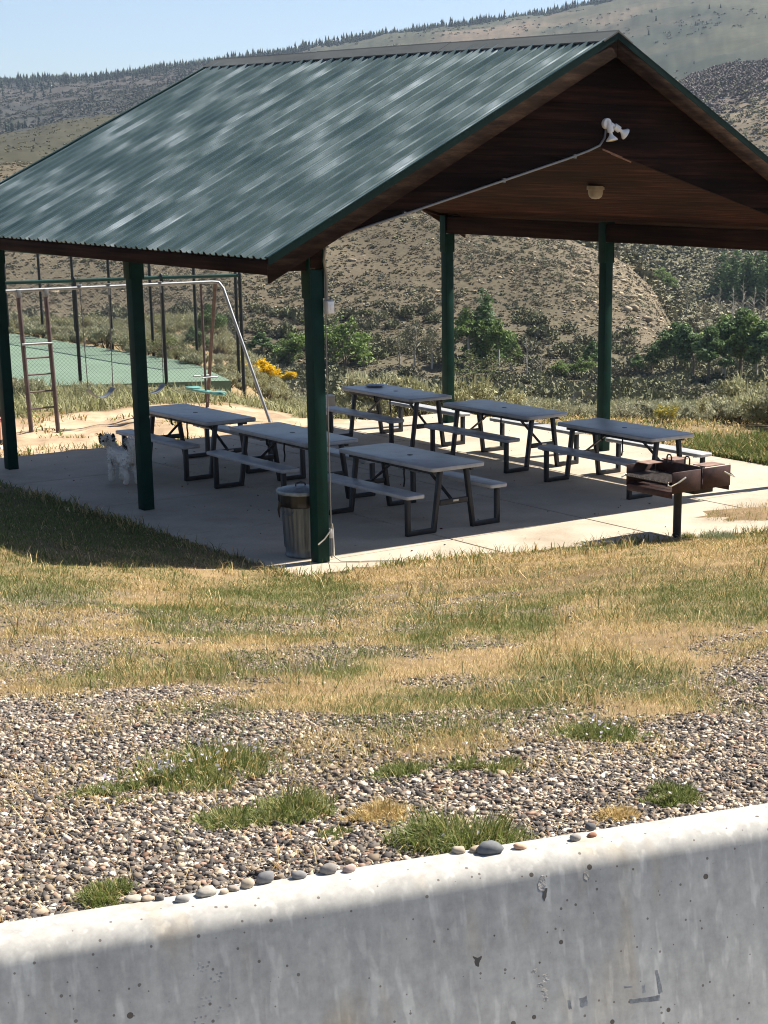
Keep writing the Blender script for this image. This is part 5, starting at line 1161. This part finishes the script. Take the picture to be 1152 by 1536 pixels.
HSV = [(.17, .175, .11), (.21, .21, .135), (.13, .14, .08), (.19, .18, .13)]
HS2 = [(.115, .12, .075), (.14, .14, .092), (.155, .15, .10)]
PU = [(.125, .108, .112), (.15, .13, .13), (.125, .12, .10), (.165, .142, .132)]
pxw = lambda x, y: np.interp(np.arctan2(x-CAM[0], y-CAM[1]), AZC, XS)
def d_near(x, y, d): return (.14+.75*sstep(.45, .66, fbm(x, y, .06, 4, 81)))*(1-.75*sstep(830, 930, pxw(x, y))*sstep(140, 165, d))
V, F, C = merge([blob_field('', 52000, 70, 192, 1.7, -160, 1040, .06, .16, [(.15, .128, .093), (.17, .145, .105), (.13, .112, .08), (.165, .15, .10), (.12, .105, .078)], lambda x, y, d: .5+.5*sstep(.35, .6, fbm(x, y, .15, 3, 85)), 'far_leaf', .6, LF16), blob_field('', 23000, 66, 192, 1.6, -160, 1300, .11, .34, HS, d_near, 'far_leaf', .65, LF40), blob_field('', 2600, 60, 140, 1.5, -160, 1300, .4, .9, HSV, lambda x, y, d: .25+.75*sstep(.48, .6, fbm(x, y, .05, 3, 82)), 'far_leaf', .9, LF120)])
tag(rawmesh('hill_brush', V, F, 'far_leaf', C), kind='stuff')
V, F, C = merge([blob_field('', 42000, 178, 620, 1.3, 860, 1300, .28, .75, HS+HS2, lambda x, y, d: np.clip((.2+.5*sstep(.4, .6, fbm(x, y, .02, 4, 83)))*(1-sstep(420, 520, d)*.4)+.4*(1-sstep(240, 290, d)), 0, 1)), blob_field('', 15000, 400, 620, 1.3, 1000, 1300, .45, .95, PU, lambda x, y, d: sstep(430, 500, d-.25*(pxw(x, y)-1100))), blob_field('', 5000, 260, 620, 1.3, -160, 500, .2, .45, [(.13, .13, .07), (.15, .145, .08)], lambda x, y, d: .5*(1-sstep(300, 500, pxw(x, y))))])
tag(rawmesh('slope_brush', V, F, 'far_leaf', C), kind='stuff')
RK = [(.33, .27, .19), (.38, .31, .22), (.26, .21, .15), (.42, .35, .25)]
def rocks(n, d0, d1, px0, px1, s0, s1, dens):
    x, y, d = wedge(n, d0, d1, 1.5, px0, px1); ok = rng.random(n) < dens(x, y, d); x, y, d = keep(ok, x, y, d); n = len(x); z = ground_z(x, y); s = rng.lognormal(math.log((s0+s1)/2), .5, n)
    return scatter_shapes(*icos(1), np.stack([x, y, z+s*.1], 1), np.stack([s*rng.uniform(.8, 1.7, n), s, s*rng.uniform(.35, .7, n)], 1), rotz(rng.uniform(0, 6.28, n)), pick(RK, n), .2)
V, F, C = merge([rocks(3200, 75, 190, -160, 1020, .06, .18, lambda x, y, d: .15+sstep(.56, .66, fbm(x, y, .05, 4, 91))), rocks(1600, 140, 192, 850, 1012, .08, .22, lambda x, y, d: .22*sstep(.4, .6, fbm(x, y, .07, 4, 92)))])
tag(rawmesh('hillside_rubble', V, F, 'rockface', C), kind='stuff')
def rock_proto(seed):
    q = np.random.default_rng(seed); v, f = icos(2); v = np.sign(v)*np.abs(v)**.7; v = v*(1+.16*q.normal(size=(len(v), 1)))*np.array([1.5, .8, .42]); return rawmesh('rock_outcrop', v, f, 'rockface', np.tile([[.36, .295, .205]], (len(v), 1)))
rp = [rock_proto(s) for s in (1, 2, 3, 4)]
ROCK = [(528, 392, 16), (545, 388, 10), (640, 452, 12), (655, 438, 14), (672, 446, 10), (690, 452, 12), (700, 436, 9), (712, 440, 10), (910, 398, 12), (925, 402, 10), (948, 402, 16), (965, 412, 12), (978, 418, 10), (985, 436, 13), (992, 448, 12), (998, 462, 10), (1008, 474, 9), (960, 440, 14), (930, 446, 12), (985, 428, 9), (962, 488, 12), (950, 494, 10), (990, 492, 9), (620, 470, 9), (740, 398, 9), (770, 440, 8), (830, 420, 9), (860, 452, 8), (880, 400, 10), (845, 470, 9), (390, 452, 10), (405, 440, 9), (420, 446, 10), (395, 430, 8)]
for i, (px, py, wp) in enumerate(ROCK):
    r_ = drop(px, py)
    if r_ is None: continue
    o = rp[i] if i < 4 else rp[i % 4].copy()
    if i >= 4: COL.objects.link(o)
    s = wp*r_[1]/FOC/3*.8; o.location = (r_[0][0], r_[0][1], r_[0][2]+.1*s); o.scale = (s, s, s*1.1); o.rotation_euler = (0, 0, math.atan2(-ray(px, py)[0], ray(px, py)[1])+rng.uniform(-.4, .4)); tag(o, 'pale sandstone rock sticking out of the brown near hill', 'rock', 'sandstone rocks on the near hill')
def cone_tree():
    V = []; F = []
    for k, (z0, z1, r) in enumerate(((.08, .5, .17), (.3, .75, .135), (.55, 1.0, .09))):
        i = len(V); n = 6
        for j in range(n): a = j*2*math.pi/n+k*.5; V.append((r*math.cos(a)*(1.15 if j % 2 else .85), r*math.sin(a)*(1.15 if j % 2 else .85), z0+(.04 if j % 2 else 0)))
        V.append((0, 0, z1)); V.append((0, 0, z0+.06))
        for j in range(n): F.append((i+j, i+(j+1) % n, i+n)); F.append((i+(j+1) % n, i+j, i+n+1))
    return np.array(V), np.array(F)
CV, CF = cone_tree()
CON = [(.028, .042, .026), (.035, .05, .03), (.022, .034, .022), (.045, .055, .033)]
def conifers(n, d0, d1, px0, px1, h0, h1, dens):
    x, y, d = wedge(n, d0, d1, 1, px0, px1); ok = rng.random(n) < dens(x, y, d); x, y, d = keep(ok, x, y, d); n = len(x); z = ground_z(x, y); h = rng.uniform(h0, h1, n); w_ = h*rng.uniform(.8, 1.5, n)
    return scatter_shapes(CV, CF, np.stack([x, y, z-.3], 1), np.stack([w_, w_, h], 1), rotz(rng.uniform(0, 6.28, n)), pick(CON, n), .08)
def d_sky(x, y, d): p = pxw(x, y); return sstep(1270, 1400, d+60*(fbm(x, y, .01, 3, 95)-.5))*(1-sstep(925, 975, p))
def d_left(x, y, d): p = pxw(x, y); return (1-sstep(350, 480, p))*sstep(.50, .62, fbm(x, y, .012, 4, 96))*.55
V, F, C = merge([conifers(17000, 1250, 1530, -200, 1010, 3.5, 7.5, d_sky), conifers(2600, 780, 1400, -200, 480, 3.5, 6.5, d_left), conifers(140, 1440, 1530, 960, 1300, 3, 7, lambda x, y, d: .7+0*x), conifers(260, 1380, 1440, 968, 1035, 2.5, 4.5, lambda x, y, d: sstep(968, 978, pxw(x, y))*(1-sstep(1012, 1030, pxw(x, y)))*.9)])
tag(rawmesh('far_forest', V, F, 'far_leaf', C), kind='stuff')
GB_ = [(.075, .078, .055), (.095, .09, .07), (.06, .065, .045)]
V, F, C = blob_field('', 26000, 760, 1450, 1, -200, 480, .6, 1.5, GB_, lambda x, y, d: (.25+.75*sstep(.40, .55, fbm(x, y, .01, 4, 97)))*.8*(1-sstep(330, 470, pxw(x, y)))); 
V2, F2, C2 = blob_field('', 5000, 760, 1480, 1, 500, 1300, .6, 1.3, HS2, lambda x, y, d: sstep(.44, .6, fbm(x, y, .012, 4, 98))*.6*sstep(500, 700, pxw(x, y)))
V, F, C = merge([(V, F, C), (V2, F2, C2)]); tag(rawmesh('mountain_brush', V, F, 'far_leaf', C), kind='stuff')
lone0 = None
LONE = [(984, 34, 9), (973, 54, 9), (1043, 38, 6), (1060, 36, 5), (1048, 48, 5), (1081, 13, 7), (1148, 28, 5), (1064, 15, 8), (1054, 148, 6), (1061, 151, 6), (1082, 134, 5), (1086, 148, 4), (1134, 131, 5), (1041, 97, 6), (52, 214, 5), (100, 128, 18), (93, 126, 12), (58, 166, 9), (120, 160, 8), (134, 164, 8), (140, 150, 9), (76, 142, 9)]
for i, (px, py, hp) in enumerate(LONE):
    r_ = drop(px, py)
    if r_ is None: continue
    if lone0 is None:
        lone0 = rawmesh('conifer', CV, CF, 'far_leaf', np.tile([[.03, .045, .028]], (len(CV), 1))); o = lone0
    else: o = lone0.copy(); COL.objects.link(o)
    h = hp*r_[1]/FOC; o.location = tuple(r_[0]-np.array([0, 0, .03*h])); o.scale = (h*1.2, h*1.2, h); o.rotation_euler = (0, 0, i); tag(o, 'lone dark conifer standing apart on the far open slope', 'conifer', 'lone conifers on the far slopes')

# ------------------------------------------------------------------ weeds in the gravel and at the slab
def weed(px, py, wp, hp, lab, pal=GRN, flowers=0, low=False):
    r_ = drop(px, py); P0, dd = r_; wm = wp*np.linalg.norm(P0-CAM)/FOC/2; hm = hp*np.linalg.norm(P0-CAM)/FOC; n = int(np.clip(wp*22, 300, 4200))
    a = rng.uniform(0, 6.28, n); r = wm*np.sqrt(rng.random(n))*rng.uniform(.5, 1.1, n); x = r*np.cos(a)*1.1; y = r*np.sin(a)*1.6; kp = fbm(x*1.0+px, y+py, 9, 3, 7) > .43+.10*(r/wm); x, y, r = x[kp], y[kp], r[kp]; n = len(x); hm = hm*.85
    c_, s_ = math.cos(-YAW), math.sin(-YAW); X = c_*x-s_*y; Y = s_*x+c_*y
    z = ground_z(P0[0]+X, P0[1]+Y)-P0[2]; L = hm*rng.uniform(.3, 1.0, n)*(1.15-.7*r/wm)*(.45+1.1*fbm(x+px, y, 14, 2, 9)); 
    V, F, C = blades(np.stack([X, Y, z-.004], 1), np.maximum(L, .015), rng.uniform(.0022, .0050, n), np.arctan2(X, Y)+rng.normal(size=n)*1.2, rng.uniform(.2, 1.6, n), pick(pal, n))
    t = empty('weed_clump', tuple(P0)); tag(t, lab, 'weed', 'weeds growing out of the gravel'); rawmesh('leaves', V, F, 'blade', C, t)
    if flowers:
        k = rng.integers(0, n, flowers); Pf = np.stack([X[k], Y[k], z[k]+L[k]*.9+.01], 1); V, F, C = leaf_quads(Pf, rng.uniform(.004, .008, flowers), 0, pick([(.72, .68, .78), (.78, .74, .76), (.62, .55, .70)], flowers), 1.0); tag(rawmesh('flowers', V, F, 'leaf', C, t), kind='stuff')
GR2 = [(.13, .17, .035), (.18, .22, .055), (.09, .12, .03), (.22, .24, .08), (.15, .18, .07), (.36, .31, .13)]
weed(432, 1222, 150, 62, 'tall bright green weed clump in the middle of the left gravel', GR2); weed(345, 1236, 140, 36, 'low green weed patch left of the tall bright clump', GR2); weed(178, 1196, 150, 28, 'flat dark green weed patch in the gravel near the left', GRN, 14)
weed(165, 1350, 90, 52, 'green weed clump growing against the barrier near its left pebbles', GR2); weed(690, 1268, 190, 82, 'largest green weed clump, against the barrier behind the biggest stone', GR2, 6); weed(606, 1160, 110, 36, 'green weed patch in the middle of the gravel, left of its twin', GRN); weed(728, 1150, 130, 36, 'green weed patch in the middle of the gravel, right of its twin', GR2)
weed(310, 1158, 240, 62, 'wide weed patch with lilac flowers at the upper left gravel', GRN+STRAW[:1], 60); weed(250, 1172, 60, 40, 'small weed with white flowers below the wide flowering patch', GRN, 40); weed(905, 1106, 150, 46, 'weed patch with pale flowers at the upper right gravel', GRN, 30); weed(1005, 1200, 90, 44, 'sparse green weed near the barrier at the right', GRN, 6); weed(250, 1285, 40, 44, 'thin upright weed in the gravel above the left pebbles', GR2); weed(505, 1252, 50, 20, 'small dark weed between the tall clump and the barrier', GRN); weed(925, 1225, 70, 26, 'dry straw-coloured weed at the barrier edge on the right', STRAW); weed(560, 1225, 120, 40, 'dry straw tuft in the gravel left of the largest weed', STRAW)
SG = [(.20, .23, .13), (.26, .28, .17), (.15, .18, .09)]
weed(1078, 806, 62, 22, 'grey-green feathery weed right of the grill pedestal', SG); weed(1030, 806, 26, 16, 'small grass tuft at the foot of the grill pedestal', GR2)
# dirt pocket breaking the slab apron
dp0 = at_z(1150, 768, 0); n = 26; Vd = [(0, 0, .035)]; 
for rk_ in (.5, 1.0):
    for k in range(n): a = k*2*math.pi/n; r = rk_*(1+.18*math.sin(a*3+1)+.1*math.sin(a*7)); Vd.append((1.0*r*math.cos(a), .42*r*math.sin(a), (.03 if rk_ < 1 else -.01)+.008*math.sin(k*2.2)))
Fd = [(0, 1+k, 1+(k+1) % n) for k in range(n)]+[q for k in range(n) for q in ((1+k, 1+n+k, 1+n+(k+1) % n), (1+k, 1+n+(k+1) % n, 1+(k+1) % n))]
o = rawmesh('dirt_patch', np.array(Vd), Fd, 'ground_soil', np.tile([[.20, .145, .085]], (len(Vd), 1)), smooth=True); o.location = (dp0[0], dp0[1], 0); o.rotation_euler = (0, 0, -.2); tag(o, kind='structure')
n = 700; a = rng.uniform(0, 6.28, n); r = np.sqrt(rng.random(n)); X = dp0[0]+r*np.cos(a)*.95; Y = dp0[1]+r*np.sin(a)*.42
V, F, C = blades(np.stack([X, Y, 0*X+.005], 1), rng.uniform(.03, .12, n), rng.uniform(.004, .007, n), rng.uniform(0, 6.28, n), rng.uniform(.2, 1.4, n), np.where((rng.random(n) < .4)[:, None], pick(GRN, n), pick(STRAW, n)))
tag(rawmesh('patch_grass', V, F, 'blade', C), kind='stuff')

# leaf scraps and grit blown onto the slab
n = 170; x = rng.uniform(.2, 8.0, n); y = rng.uniform(-1.0, 8.0, n); ok = y > slab_front(x)+.15; x, y = x[ok], y[ok]; n = len(x)
V, F, C = leaf_quads(np.stack([x, y, np.full(n, .006)], 1), rng.uniform(.006, .022, n), 0, pick([(.10, .07, .04), (.16, .11, .06), (.07, .06, .05), (.12, .04, .03)], n), .8); V[:, 2] = np.clip(V[:, 2], .002, .014)
tag(rawmesh('leaf_litter', V, F, 'leaf', C), kind='stuff')
